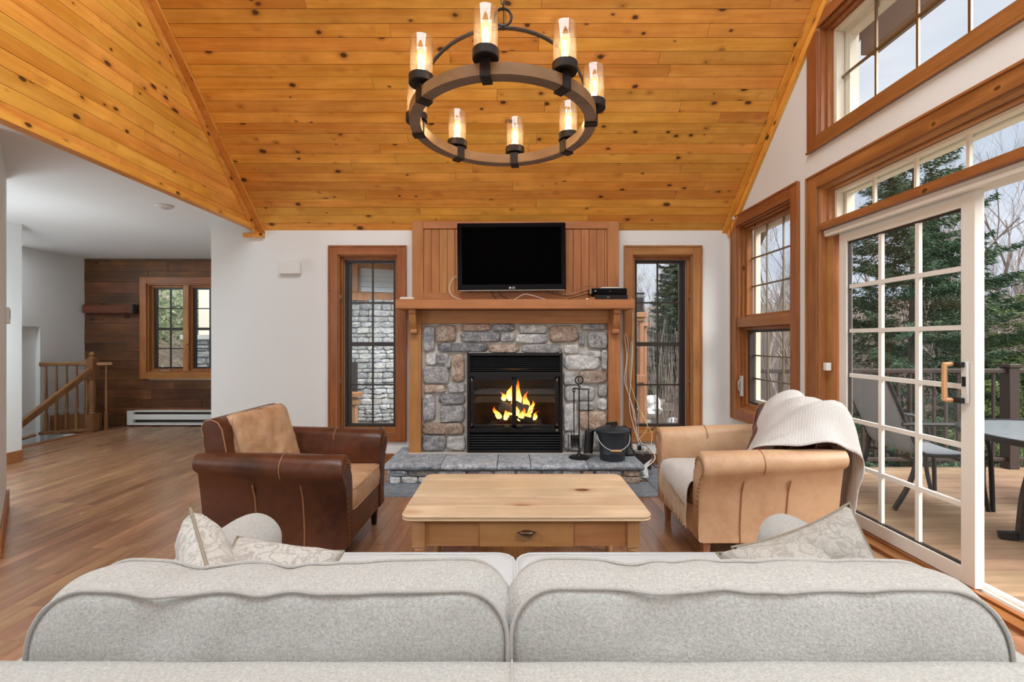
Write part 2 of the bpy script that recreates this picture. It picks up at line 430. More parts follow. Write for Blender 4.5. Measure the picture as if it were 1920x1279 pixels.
M['iron'] = plain('wrought_iron', (.022,.021,.022), .48, .5, bs=90, bstr=.2)
M['bucket'] = plain('grey_black_bucket', (.035,.045,.055), .42, .3)
M['mortar'] = plain('mortar', (.60,.56,.50), .95, bs=50, bstr=.7, var=.15)
M['st_grey'] = stonem('grey_stone', [(.24,.25,.27), (.47,.465,.455), (.68,.655,.62)])
M['st_dark'] = stonem('blue_grey_stone', [(.155,.17,.21), (.35,.355,.375), (.62,.59,.55)])
M['st_rust'] = stonem('rust_stone', [(.30,.19,.14), (.50,.36,.27), (.62,.54,.46)])
M['st_pale'] = stonem('pale_stone', [(.46,.47,.48), (.70,.695,.685), (.82,.80,.77)])
M['slab'] = stonem('hearth_slab', [(.24,.285,.34), (.42,.475,.54), (.58,.62,.67)], 7, .8, .8)
M['slate'] = stonem('slate_tile', [(.17,.20,.235), (.25,.285,.33)], 5, .35, .15, 20, .004)
M['nstone'] = stonem('house_stone', [(.30,.325,.37), (.47,.49,.52), (.62,.60,.55)], 5)
M['siding'] = plain('grey_blue_siding', (.68,.74,.77), .7, var=.06, bs=8)
M['hw'] = wood('cedar_trim', light=(.55,.29,.15), dark=(.40,.19,.09), axis=2, var=.05)
M['soffit'] = plain('brown_soffit', (.23,.15,.11), .7)
M['metalw'] = plain('white_enamel', (.74,.73,.70), .4)
M['plastw'] = plain('white_plastic', (.80,.80,.78), .4)
M['yel'] = plain('yellow_cable', (.72,.60,.22), .5)
M['chrome'] = plain('brushed_steel', (.62,.6,.56), .28, 1)
M['brass'] = plain('aged_brass', (.30,.25,.19), .38, 1)
M['screen'] = plain('tv_screen', (.0008,.0008,.001), .35, 0, .01)
M['tvframe'] = plain('tv_gloss_bezel', (.003,.003,.005), .2, 0, .12)
M['logo'] = plain('silver_logo', (.62,.62,.62), .4)
M['bronze'] = plain('oil_rubbed_bronze', (.028,.021,.018), .42, .6)
M['ring'] = wood('grey_brown_ring', light=(.27,.19,.13), dark=(.15,.095,.06), axis=0, knots=0, rough=.45, var=.03, gsc=.5)
M['ringo'] = wood('warm_ring_band', light=(.36,.20,.09), dark=(.22,.11,.045), axis=0, knots=0, rough=.42, var=.03, gsc=.5)
M['seedy'] = glassm('seedy_glass', (.985,.975,.96), 1.6, .05, .022, (1, .93, .85))
M['bulb'] = glassm('amber_bulb_glass', (1,.90,.70), .8, .02, .16, (1,.78,.45))
t = NT('amber_bulb_glow'); lw = t.n('ShaderNodeLayerWeight'); lw.inputs[0].default_value = .5
e = t.n('ShaderNodeEmission'); e.inputs[0].default_value = (1, .56, .20, 1); e.inputs[1].default_value = 2.4
tr = t.n('ShaderNodeBsdfTransparent'); tr.inputs[0].default_value = (1, .93, .8, 1); mx = t.n('ShaderNodeMixShader')
t.l(t.math('MULTIPLY', t.math('SUBTRACT', 1, lw.outputs['Facing']), .30), mx.inputs[0]); t.l(tr.outputs[0], mx.inputs[1]); t.l(e.outputs[0], mx.inputs[2]); t.l(mx.outputs[0], t.out.inputs['Surface']); M['bulb'] = t.m
M['fil'] = emis('filament', (1, .62, .25), 60)
M['deckrail'] = plain('bronze_rail', (.055,.038,.032), .45, .2)
M['wicker'] = plain('grey_wicker', (.27,.28,.30), .6, bs=140, bstr=1.0, var=.3)
M['dkchair'] = plain('black_chair_frame', (.022,.020,.020), .5, .3, bs=50, bstr=.2)
M['tabglass'] = plain('pebbled_table_glass', (.32,.36,.38), .12, 0, .7, bs=40, bstr=.15)
M['bark'] = plain('bark', (.19,.15,.125), .9, bs=20, bstr=.8, var=.3)
M['barkg'] = plain('grey_bark', (.33,.27,.235), .9, bs=20, bstr=.5, var=.25)
def needlem(name, a, b):
    t = NT(name); v = t.pos((1,1,1), 0); n = t.noise(v, 1.6, 3)
    c = t.mix(t.math('FRACT', t.math('ADD', t.rand, t.math('MULTIPLY', n, .7))), a, b)
    bs = t.bsdf(c, .75, 0, .2); return t.m
M['needle'] = needlem('spruce_needles', (.05,.095,.06), (.13,.20,.11))
M['needle2'] = needlem('dark_spruce_needles', (.06,.09,.06), (.13,.175,.10))
M['needlel'] = needlem('bright_spruce_needles', (.12,.18,.065), (.25,.31,.12))
M['bushg'] = needlem('green_bush', (.12,.17,.08), (.24,.30,.16))
M['bush'] = needlem('bare_bush', (.20,.16,.10), (.40,.33,.24))
t = NT('leaf_litter_ground'); v = t.pos(); n = t.noise(v, .6, 9, .7); n2 = t.noise(v, 6, 5, .7)
c = t.ramp(n, [(.35, (.24,.20,.165)), (.5, (.38,.31,.255)), (.62, (.34,.33,.20)), (.7, (.42,.39,.36))]); c = t.mix(t.math('MULTIPLY', n2, .6), c, (.12,.10,.08))
t.bsdf(c, .95, 0, .1, n2, .8, .1); M['ground'] = t.m
M['snow'] = plain('old_snow', (.72,.73,.75), .8, bs=5, bstr=.4)
M['log'] = plain('charred_log', (.045,.038,.034), .9, bs=40, bstr=.9, var=.5)
M['logash'] = plain('ash_log', (.15,.14,.135), .9, bs=40, bstr=.9, var=.5)
M['firebrick'] = plain('soot_brick', (.022,.02,.019), .85, bs=30, bstr=.4, var=.3)
M['fireglass'] = glassm('fire_door_glass', (.80,.78,.76), 1.35, .02)
t = NT('ember'); v = t.pos(); n = t.noise(v, 45, 4); c = t.ramp(n, [(.42, (.05,.002,0)), (.55, (1,.12,.01)), (.68, (1,.5,.08))])
e = t.n('ShaderNodeEmission'); e.inputs[1].default_value = 2.2; t.l(c, e.inputs[0]); t.l(e.outputs[0], t.out.inputs['Surface']); M['ember'] = t.m
t = NT('flame'); tcn = t.n('ShaderNodeTexCoord'); sx = t.n('ShaderNodeSeparateXYZ'); t.l(tcn.outputs['Generated'], sx.inputs[0])
v = t.pos((1,1,.5)); n = t.noise(v, 22, 3)
h = t.math('ADD', sx.outputs[2], t.math('MULTIPLY', t.math('SUBTRACT', n, .5), .5))
c = t.ramp(h, [(.0, (1,.62,.16)), (.45, (1,.42,.06)), (.8, (1,.16,.012)), (1.0, (.7,.05,.0))])
e = t.n('ShaderNodeEmission'); t.l(c, e.inputs[0]); t.l(t.math('ADD', t.math('MULTIPLY', t.math('SUBTRACT', 1, h), 4.5), .9), e.inputs[1])
lw = t.n('ShaderNodeLayerWeight'); lw.inputs[0].default_value = .35
tr = t.n('ShaderNodeBsdfTransparent'); mx = t.n('ShaderNodeMixShader')
t.l(t.math('ADD', t.math('MULTIPLY', lw.outputs['Facing'], .75), .12, None, True), mx.inputs[0]); t.l(e.outputs[0], mx.inputs[1]); t.l(tr.outputs[0], mx.inputs[2]); t.l(mx.outputs[0], t.out.inputs['Surface']); M['flame'] = t.m
rnd = random.Random(7)
# ================================================================== FLOOR
floor = struct('floor', (-2, 3, 0), 'warm brown hardwood strip floor running towards the fireplace', 'floor')
m = MB()
m.box(-7.6, -5.85, 6.62, 7.45, -.12, -.006); m.box(-5.85, -3.0, -2.95, 7.44, -.12, -.006); m.box(-3.0, XR, -2.95, 5.1, -.12, -.006); m.box(-7.6, -5.85, -2.95, 5.0, -.12, -.006)
m.build('subfloor', M['joint'], floor)
BW = .0905
boards = []
ncol = int((XR + 5.85) / BW)
for i in range(ncol):
    x0 = -5.85 + i*BW; y = -.4 - rnd.random()*.9
    ymax = 7.23 if x0 < -3.1 else 4.93
    while y < ymax:
        L = rnd.uniform(.5, 1.45); y1 = min(y+L, ymax)
        if not (x0 < -4.9 and y1 < 3.6): boards.append((x0+.0007, x0+BW-.0007, y, y1-.0012))
        y = y1
def vis(b):
    xc = (b[0]+b[1])/2; ya, yb = max(b[2], .3), b[3]
    if yb < 1.8: return 0
    ya = max(ya, 1.75); ym = (ya+yb)/2; px = 960+900*xc/ym; p0 = 640+900*H/ya; p1 = 640+900*H/yb
    if px < 20 or px > 1840 or p1 > 1240: return 0
    if 560 < px < 1640 and p1 > 1040: return 0
    if 380 < px < 660 and 800 < (p0+p1)/2 < 1030: return 0
    if 3.9 < yb and ya > 3.95 and -1.15 < xc < 1.2: return 0
    return BW*900/ym * (min(p0, 1279)-p1)
boards.sort(key=lambda b: -vis(b))
for b in boards[:290]: bpiece('floor_board', M['floor'], floor, b[0], b[1], b[2], b[3], -.006, rnd.uniform(-.0006, .0))
m = MB()
for b in boards[290:]: m.box(b[0], b[1], b[2], b[3], -.006, 0)
m.build('floor_boards', M['floor'], floor, kind='stuff')
# slate strip in front of the hearth
for i in range(6):
    a = -1.13 + i*.392
    bpiece('slate_tile', M['slate'], floor, a+.002, a+.390, 3.90, 4.30, -.004, .006)
bpiece('slate_tile', M['slate'], floor, 1.225, 1.62, 3.90, 4.30, -.004, .006); bpiece('slate_tile', M['slate'], floor, 1.225, 1.62, 4.303, 4.90, -.004, .006)

# ================================================================== SLOPED PINE CEILING
ceil = struct('ceiling', (0, 3, 3), 'sloped knotty pine board ceiling above the fireplace', 'ceiling')
YR = .9; nrm = math.hypot(1, SL); cs, sn = 1/nrm, SL/nrm     # towards the camera the plane rises
ang = math.atan(SL)
def slope_box(x0, x1, d0, d1, t0, t1, name, mat, par):       # d along the slope from the wall, t normal offset (into roof +)
    dm = (d0+d1)/2; tm = (t0+t1)/2
    c = Vector(((x0+x1)/2, YB - dm*cs + tm*sn, ZS + dm*sn + tm*cs))
    return piece(name, unit_box(mat), par, c, (x1-x0, d1-d0, t1-t0), (-ang, 0, 0))
XG = -2.62
slope_box(XG-.05, XR+.16, -.2, (YB-YR)/cs, .03, .16, 'roof_deck', M['joint'], ceil)
PW = .092
d = 0.0; row = 0
while d < 2.35:
    x = XG + .0; joints = []
    while True:
        x += rnd.uniform(1.1, 3.4)
        if x > XR - .35: break
        joints.append(x)
    xs = [XG] + joints + [XR]
    for a, b in zip(xs[:-1], xs[1:]):
        slope_box(a+.0012, b-.0012, d+.0016, d+PW-.0016, .0 + rnd.uniform(0, .0015), .03, 'ceiling_board', M['ceil_x'], ceil)
    d += PW; row += 1
m = MB(); k = d
while k < (YB-YR)/cs:
    dm = k + PW/2; c = Vector(((XG+XR)/2, YB - dm*cs + .015*sn, ZS + dm*sn + .015*cs))
    b = MB().box(XG/1-.0, XR, -PW/2+.002, PW/2-.002, -.015, .015); b.xf(Matrix.Translation(Vector((0, c.y, c.z))) @ Matrix.Rotation(-ang, 4, 'X'))
    m.add(b.v, b.f); k += PW
m.build('ceiling_boards', M['ceil_x'], ceil, kind='stuff')
# rear slope (behind the camera)
m = MB(); m.prism([(YR, zc(YR)), (-2.95, zc(YR)-SL*(YR+2.95)), (-2.95, zc(YR)-SL*(YR+2.95)+.12), (YR, zc(YR)+.15)], 0, XG-.2, XR+.2)
m.build('rear_slope', M['ceil_x'], ceil)
# corner boards where the slope meets the gable and the right wall
c1 = struct('trim_1', (XG, 4, 2.6), 'pine corner board running up the left end of the sloped ceiling', 'trim')
def slope_bar(x0, x1, d0, d1, t0, t1):
    b = MB().box(x0, x1, -(d1-d0)/2, (d1-d0)/2, (t0-t1)/2, (t1-t0)/2)
    dm = (d0+d1)/2; tm = (t0+t1)/2
    return b.xf(Matrix.Translation(Vector((0, YB - dm*cs + tm*sn, ZS + dm*sn + tm*cs))) @ Matrix.Rotation(-ang, 4, 'X'))
b = slope_bar(XG-.002, XG+.085, -.02, 3.2, -.022, .0); b2 = slope_bar(XG-.002, XG+.022, -.02, 3.2, -.075, -.022); b.add(b2.v, b2.f)
b.build('corner_board', M['ceil_y'], c1, bevel=.003)
c2 = struct('trim_2', (XR, 4, 2.6), 'pine corner board running up the right end of the sloped ceiling', 'trim')
b = slope_bar(XR-.028, XR+.0, -.02, 3.2, -.085, -.001); b2 = slope_bar(XR-.075, XR-.028, -.02, 3.2, -.024, -.001); b.add(b2.v, b2.f)
b.build('corner_board', M['ceil_y'], c2, bevel=.003)
hk = thing('ceiling_hook', 'small white clip at the lower end of the right ceiling corner board', 'hook', (XR-.03, 4.72, 2.50))
MB().lathe([(.0,0),(.016,.002),(.016,.012),(.006,.02),(.006,.035)], (XR-.045, 4.74, 2.468), 12).build('clip', M['metalw'], hk, smooth=True)

# ================================================================== GABLE ABOVE THE LEFT OPENING
gab = struct('wall_left', (XG, 3, 2.41), 'knotty pine gable above the left opening', 'wall')
zb = 2.41
m = MB(); m.prism([(YB, zb+.02), (YB, zc(YB)+.03), (YR, zc(YR)+.05), (-2.95, 2.7), (-2.95, zb+.02)], 0, XG-.05, XG-.022); m.build('gable_core', M['joint'], gab)
z = zb + .0; rowi = 0
while z < 4.0:
    z1 = z + PW - .003
    ya = YB - max(0, (z - ZS)/SL); yb_ = YB - max(0, (z1 - ZS)/SL)
    ys = [1.0]; y = 1.0
    while True:
        y += rnd.uniform(1.0, 2.6)
        if y > ya - .5: break
        ys.append(y)
    for i, y0 in enumerate(ys):
        mm = MB()
        if i == len(ys)-1: mm.prism([(y0+.001, z), (ya, z), (yb_, z1), (y0+.001, z1)], 0, XG-.022, XG-rnd.uniform(0, .0015))
        else: mm.prism([(y0+.001, z), (ys[i+1]-.001, z), (ys[i+1]-.001, z1), (y0+.001, z1)], 0, XG-.022, XG-rnd.uniform(0, .0015))
        mm.build('gable_board', M['ceil_y'], gab)
    z += PW; rowi += 1
m = MB(); m.prism([(1.0, z), (YB-(z-ZS)/SL, z), (YR, zc(YR)), (-2.95, 2.9), (-2.95, zb), (1.0, zb)], 0, XG-.022, XG-.001); m.build('gable_boards', M['ceil_y'], gab, kind='stuff')
bm_ = struct('trim_3', (XG, 3, 2.4), 'pine beam casing along the top of the left opening', 'trim')
m = MB(); m.box(XG-.05, XG+.018, -2.9, YB-.001, 2.402, 2.448); m.build('beam_face', M['ceil_y'], bm_, bevel=.003)
MB().box(XG-.12, XG+.085, YB-.05, YB-.002, 2.33, 2.372).build('corner_block', M['ceil_x'], bm_, bevel=.003)

# ================================================================== FLAT WHITE CEILING OVER THE LEFT PART
fc = struct('ceiling_flat', (-5, 3, 2.5), 'flat white ceiling of the open space on the left', 'ceiling')
MB().box(-7.6, -2.95, -2.95, 7.43, 2.508, 2.62).box(-2.95, XG-.05, -2.95, YB+.1, 2.508, 2.62).build('panel', M['ceilw'], fc)
sd = thing('smoke_detector', 'round white smoke detector on the flat white ceiling', 'detector', (-2.98, 4.14, 2.508))
p = PZ(307, 386, 2.507)
sd.location = p
MB().lathe([(.075, 0), (.075, -.008), (.066, -.016), (.05, -.026), (.0, -.03)], (p.x, p.y, 2.508), 28).build('housing', M['plastw'], sd, smooth=True)
MB().lathe([(.03, -.030), (.028, -.034), (0, -.035)], (p.x, p.y, 2.508), 20).build('test_button', M['metalw'], sd, smooth=True)

# ================================================================== WALLS
def boxes_wall(name, lab, boxes, mat='wall'):
    o = struct(name, (0, 0, 0), lab, 'wall'); m = MB()
    for b in boxes: m.box(*b)
    m.build('plaster', M[mat], o); return o
# fireplace wall with two window openings
WL = (-1.785, -1.172, .334, 2.152); WR = (.066+1.172, .066+1.785, .334, 2.152)
T = YB + .19
wb = boxes_wall('wall_back', 'white painted fireplace wall with two narrow windows', [
    (-3.09, WL[0], YB, T, -.1, 2.60), (WL[0], WL[1], YB, T, -.1, WL[2]), (WL[0], WL[1], YB, T, WL[3], 2.60),
    (WL[1], -.46, YB, T, -.1, 2.60), (.52, WR[0], YB, T, -.1, 2.60), (-.46, .52, YB, T, 1.16, 2.60), (-.46, .52, YB, T, -.1, .2), (WR[0], WR[1], YB, T, -.1, WR[2]), (WR[0], WR[1], YB, T, WR[3], 2.60), (WR[1], XR+.16, YB, T, -.1, 2.60)])
# right wall: polygons in (y, z)
W1 = (3.82, 4.75, .60, 2.407); DU = (1.45, 3.49, 0.0, 2.385); UW = (1.45, 3.49, 2.765, 3.545)
o = struct('wall_right', (XR, 2, 0), 'white right wall rising to the slope, with window, glass door and high window', 'wall'); m = MB()
def col(y0, y1, z0, z1=None):
    if z1 is None: m.prism([(y0, z0), (y1, z0), (y1, zc(y1)+.02), (y0, zc(y0)+.02)], 0, XR, XR+.16)
    else: m.box(XR, XR+.16, y0, y1, z0, z1)
col(4.75, 4.93+.19, -.1); col(3.82, 4.75, -.1, W1[2]); col(3.82, 4.75, W1[3])
col(3.49, 3.82, -.1); col(1.45, 3.49, 2.385, 2.765); col(1.45, 3.49, 3.545); col(.9, 1.45, -.1)
m.prism([(-2.95, 2.3), (.9, 2.3), (.9, zc(.9)), (-2.95, zc(.9)-SL*3.85)], 0, XR, XR+.16)
m.box(XR, XR+.16, -2.95, .9, -.1, .35); m.box(XR, XR+.16, -2.95, -2.5, .35, 2.3); m.box(XR, XR+.16, .45, .9, .35, 2.3); m.box(XR, XR+.16, -1.15, -.9, .35, 2.3)  # unseen openings beside the camera, added for more daylight from the right
m.build('plaster', M['wall'], o)
# rear wall with tall windows behind the camera
o = struct('wall_rear', (0, -2.95, 0), 'white rear wall with tall windows behind the sofa', 'wall'); m = MB()
xs = [-2.6, -2.2, -1.3, -.9, .0, .4, 1.3, 1.7, XR+.16]
m.box(-7.6, -2.2, -3.1, -2.95, -.1, 2.7); m.box(-2.62, XR+.16, -3.1, -2.95, 2.3, 2.75); m.box(-2.2, XR+.16, -3.1, -2.95, -.1, .35)
for a, b in ((-1.2, -.9), (.1, .4), (1.4, XR+.16)): m.box(a, b, -3.1, -2.95, .35, 2.3)
m.build('plaster', M['wall'], o)
for i, (a, b) in enumerate(((-2.2, -1.2), (-.9, .1), (.4, 1.4))):
    m.v = []; m.f = []
    m.box(a, a+.05, -3.05, -2.99, .35, 2.3).box(b-.05, b, -3.05, -2.99, .35, 2.3).box(a, b, -3.05, -2.99, .35, .4).box(a, b, -3.05, -2.99, 2.25, 2.3).box(a, b, -3.05, -2.99, 1.3, 1.34).box((a+b)/2-.015, (a+b)/2+.015, -3.05, -2.99, .35, 2.3)
    m.build('rear_window_frame', M['cream'], o)
# near left wall at 45 degrees and the partition behind it
o = struct('wall_left_near', (-3.5, 3.3, 0), 'angled white wall at the left edge with thermostat', 'wall')
A = Vector((-3.865, 3.67, 0)); dv = Vector((1, -1, 0)).normalized(); nv = Vector((-1, -1, 0)).normalized()*-1
B = A + dv*1.25
m = MB(); q = Vector((-1, -1, 0)).normalized()*.13
m.prism([(A.x, A.y), (B.x, B.y), (B.x+q.x*8, B.y+q.y*8), (A.x+q.x, A.y+q.y)], 2, 0, 2.508); m.build('plaster', M['wall'], o)
bb = struct('baseboard_left', (-3.5, 3.3, 0), 'brown baseboard along the angled left wall', 'baseboard')
n_ = Vector((1, 1, 0)).normalized()*.016
m = MB(); m.prism([(A.x, A.y), (B.x, B.y), (B.x+n_.x, B.y+n_.y), (A.x+n_.x-dv.x*.01, A.y+n_.y-dv.y*.01)], 2, 0, .135); m.build('board', M['trim1'], bb, bevel=.003)
o = boxes_wall('wall_partition', 'end of the white partition beside the stairwell', [(-7.6, -5.187, 4.90, 5.08, -1.4, 2.508)])
bb = struct('baseboard_partition', (-5.3, 5.07, 0), 'short honey wood baseboard at the partition end', 'baseboard')
MB().box(-5.6, -5.171, 4.884, 4.90, 0, .122).box(-5.187, -5.171, 4.90, 5.08, 0, .122).build('board', M['ltrim0'], bb, bevel=.003)
# stair side wall with a low recess, stairwell
o = struct('wall_stair', (-6.43, 6, 0), 'white side wall beyond the stair railing', 'wall')
m = MB(); m.box(-6.60, -6.43, 5.08, 6.54, 1.465, 2.508); m.box(-6.60, -6.43, 6.54, 7.3, -1.4, 2.508); m.box(-6.60, -6.49, 5.08, 6.54, -1.4, 1.465)
m.box(-7.2, -5.85, 5.08, 6.62, -1.5, -1.4); m.box(-5.86, -5.84, 5.24, 6.62, -1.4, -.01); m.box(-6.43, -5.85, 6.60, 6.62, -1.4, -.01)
m.build('plaster', M['wall'], o)
MB().prism([(5.24, -1.4), (6.45, -1.4), (6.45, -.12), (5.24, -.75)], 0, -6.43, -5.86).build('stair_flight', M['wall'], o)
bb = struct('trim_stair', (-5.9, 6.6, 0), 'thin wooden nosing along the stairwell edge', 'trim')
MB().box(-5.90, -5.82, 5.24, 6.66, -.02, .012).build('nosing', M['ltrim1'], bb, bevel=.003)
# accent wall of wide brown planks with its double window
AY = 7.235; AW = (-5.49, -4.33, .80, 2.13)
acc = struct('wall_accent', (-5, AY, 0), 'far wall of wide reclaimed brown planks', 'wall')
m = MB(); m.box(-7.3, AW[0]-.02, AY+.02, AY+.2, -.1, 2.52).box(AW[1]+.02, -2.9, AY+.02, AY+.2, -.1, 2.52).box(AW[0]-.02, AW[1]+.02, AY+.02, AY+.2, -.1, AW[2]-.02).box(AW[0]-.02, AW[1]+.02, AY+.02, AY+.2, AW[3]+.02, 2.52)
m.box(-3.09, -2.9, YB+.19, AY+.2, -.1, 2.52); m.build('sheathing', M['wall'], acc)
z = 0.0
while z < 2.50:
    h = rnd.choice([.125, .145, .145, .165]); z1 = min(z+h, 2.506); segs = [(-6.455, -3.1)]
    if z1 > AW[2]-.02 and z < AW[3]+.02: segs = [(-6.455, AW[0]), (AW[1], -3.1)]
    for a, b in segs:
        x = a
        while x < b-.01:
            x2 = x + rnd.uniform(.5, 1.5)
            if b - x2 < .25: x2 = b
            dz = rnd.uniform(0, .008)
            bpiece('wall_plank', M['accent'], acc, x+.0015, x2-.0015, AY-.012+dz-.006, AY+.02, z+.0015, z1-.0015)
            x = x2
    z = z1

# ================================================================== baseboards
bb = struct('baseboard_back', (-1, YB, 0), 'brown baseboard under the left fireplace-wall window', 'baseboard')
MB().box(-3.09, -1.0, YB-.016, YB, 0, .115).build('board', M['trim0'], bb, bevel=.003)
bb = struct('baseboard_right_back', (1.7, YB, 0), 'brown baseboard under the right fireplace-wall window', 'baseboard')
MB().box(1.05, XR, YB-.016, YB, 0, .115).build('board', M['trim0'], bb, bevel=.003)
bb = struct('baseboard_right', (XR, 4, 0), 'brown baseboard along the right wall below the window', 'baseboard')
MB().box(XR-.016, XR, 3.61, YB, 0, .115).build('board', M['trim1'], bb, bevel=.003)

# ================================================================== WINDOWS
def frame_rect(m, ax, a0, a1, z0, z1, wd, t0, t1, wb_=None, wt=None):
    # rectangular frame in plane normal ax (0: y-z, 1: x-z); four members
    wb_ = wd if wb_ is None else wb_; wt = wd if wt is None else wt
    for (u0, u1, v0, v1) in ((a0, a0+wd, z0, z1), (a1-wd, a1, z0, z1), (a0+wd, a1-wd, z0, z0+wb_), (a0+wd, a1-wd, z1-wt, z1)):
        if ax == 1: m.box(u0, u1, t0, t1, v0, v1)
        else: m.box(t0, t1, u0, u1, v0, v1)
    return m
def member(par, name, mat, ax, u0, u1, v0, v1, t0, t1, bev=.002):
    m = MB()
    if ax == 1: m.box(u0, u1, t0, t1, v0, v1)
    else: m.box(t0, t1, u0, u1, v0, v1)
    return m.build(name, mat, par, bevel=bev)
def casing(par, ax, a0, a1, z0, z1, wd, t0, t1, fam='trim', bottom=True, ztop=None):
    kx = 0 if ax == 1 else 1
    zt = ztop or z1+wd
    member(par, 'casing', M[fam+'2'], ax, a0-wd, a0, (z0-wd) if bottom else z0, z1+wd if ztop is None else ztop, t0, t1)
    member(par, 'casing', M[fam+'2'], ax, a1, a1+wd, (z0-wd) if bottom else z0, z1+wd if ztop is None else ztop, t0, t1)
    member(par, 'casing', M[fam+str(kx)], ax, a0, a1, z1, z1+wd, t0, t1)
    if bottom: member(par, 'casing', M[fam+str(kx)], ax, a0, a1, z0-wd, z0, t0, t1)
def panes(par, ax, a0, a1, z0, z1, nc, nr, t, bar, mat, skipmid=False, bd=.018):
    # grid of single panes with glazing bars between
    cw = (a1-a0)/nc; ch = (z1-z0)/nr
    for i in range(nc):
        for j in range(nr):
            u0, u1, v0, v1 = a0+i*cw, a0+(i+1)*cw, z0+j*ch, z0+(j+1)*ch
            if ax == 1: me = MB().add([(u0,t,v0),(u1,t,v0),(u1,t,v1),(u0,t,v1)], [(0,1,2,3)])
            else: me = MB().add([(t,u0,v0),(t,u1,v0),(t,u1,v1),(t,u0,v1)], [(0,1,2,3)])
            me.build('pane', M['glass'], par, recalc=False)
    for i in range(1, nc): member(par, 'glazing_bar', mat, ax, a0+i*cw-bar/2, a0+i*cw+bar/2, z0, z1, t-bd/2, t+bd/2, 0)
    for j in range(1, nr): member(par, 'glazing_bar', mat, ax, a0, a1, z0+j*ch-bar/2, z0+j*ch+bar/2, t-bd/2-.0005, t+bd/2+.0005, 0)

def back_window(name, lab, W, mirror, fam, pivot=False):
    o = struct(name, ((W[0]+W[1])/2, YB, W[2]), lab, 'window')
    casing(o, 1, W[0], W[1], W[2], W[3], .092, YB-.022, YB+.0, fam)
    m = frame_rect(MB(), 1, W[0]-.095, W[1]+.095, W[2]-.095, W[3]+.095, .016, YB-.030, YB-.018); m.build('back_band', M[fam+'2'], o)
    m = frame_rect(MB(), 1, W[0], W[1], W[2], W[3], .014, YB, YB+.10); m.build('jamb', M[fam+'2'], o, bevel=.002)
    m = frame_rect(MB(), 1, W[0]+.014, W[1]-.014, W[2]+.014, W[3]-.014, .022, YB+.045, YB+.11, .028); m.build('stop_frame', M[fam+'2'], o, bevel=.003)
    m = frame_rect(MB(), 1, W[0]+.030, W[1]-.030, W[2]+.034, W[3]-.030, .008, YB+.085, YB+.095); m.build('screen_edge', M['metalw'], o)
    a0, a1, z0, z1 = W[0]+.038, W[1]-.038, W[2]+.042, W[3]-.038
    m = frame_rect(MB(), 1, a0, a1, z0, z1, .030, YB+.09, YB+.14); m.build('sash', M['dark'], o, bevel=.002)
    # the hinge side of the reveal is a little deeper
    if mirror < 0: member(o, 'screen_stile', M['dark'], 1, a0+.03, a0+.062, z0+.03, z1-.03, YB+.10, YB+.13)
    else: member(o, 'screen_stile', M['dark'], 1, a1-.062, a1-.03, z0+.03, z1-.03, YB+.10, YB+.13)
    g0 = a0+.03+(.032 if mirror < 0 else 0); g1 = a1-.03-(.032 if mirror > 0 else 0)
    zm = 1.237
    member(o, 'meeting_rail', M['dark'], 1, g0, g1, zm-.022, zm+.022, YB+.095, YB+.135)
    panes(o, 1, g0, g1, zm+.022, z1-.03, 2, 2, YB+.118, .016, M['dark'])
    panes(o, 1, g0, g1, z0+.03, zm-.022, 2, 2, YB+.118, .016, M['dark'])
    # crank at the bottom, hinges at the side
    xc = (W[0]+W[1])/2 + (.1 if mirror < 0 else -.1)
    c = MB().lathe([(.022, 0), (.022, .012), (.012, .022), (0, .024)], (xc, YB+.03, W[2]+.014), 14)
    c.tube(catmull([(xc, YB+.03, W[2]+.034), (xc+.03, YB+.01, W[2]+.046), (xc+.07, YB+.005, W[2]+.034)], 4), .006, 6)
    c.build('crank', M['brass'], o, smooth=True)
    xh = W[0]+.016 if mirror < 0 else W[1]-.016
    for zz in (.85, 1.72):
        MB().box(xh-.004, xh+.004, YB+.01, YB+.03, zz-.03, zz+.03).box(xh-.010, xh+.010, YB+.012, YB+.02, zz-.012, zz+.02).build('lock_lever', M['brass'], o, bevel=.002)
    return o
back_window('window_1', 'narrow wood-cased window left of the fireplace', WL, -1, 'trim')
back_window('window_2', 'narrow wood-cased window right of the fireplace', WR, 1, 'ltrim')

# window in the right wall: fixed upper light over an opening lower light
o = struct('window_3', (XR, 4.3, .6), 'tall two-part wood-cased window in the right wall', 'window')
casing(o, 0, W1[0], W1[1], W1[2], W1[3], .10, XR-.022, XR)
frame_rect(MB(), 0, W1[0]-.104, W1[1]+.104, W1[2]-.104, W1[3]+.104, .016, XR-.03, XR-.018).build('back_band', M['trim2'], o)
frame_rect(MB(), 0, W1[0], W1[1], W1[2], W1[3], .014, XR, XR+.12).build('jamb', M['trim2'], o, bevel=.002)
frame_rect(MB(), 0, W1[0]+.014, W1[1]-.014, W1[2]+.014, W1[3]-.014, .02, XR+.03, XR+.12).build('stop_frame', M['trim2'], o, bevel=.003)
member(o, 'transom_rail', M['trim1'], 0, W1[0], W1[1], 1.405, 1.50, XR-.012, XR+.12)
frame_rect(MB(), 0, W1[0]+.034, W1[1]-.034, 1.50, W1[3]-.034, .026, XR+.06, XR+.12).build('upper_sash', M['trim2'], o, bevel=.003)
frame_rect(MB(), 0, W1[0]+.034, W1[1]-.034, W1[2]+.034, 1.405, .03, XR+.05, XR+.11).build('lower_sash', M['trim2'], o, bevel=.003)
frame_rect(MB(), 0, W1[0]+.064, W1[1]-.064, W1[2]+.062, 1.375, .022, XR+.075, XR+.115).build('screen_frame', M['dark'], o)
frame_rect(MB(), 0, W1[0]+.04, W1[1]-.04, W1[2]+.05, W1[3]-.04, .05, XR+.135, XR+.18).build('outer_frame', M['cream'], o)
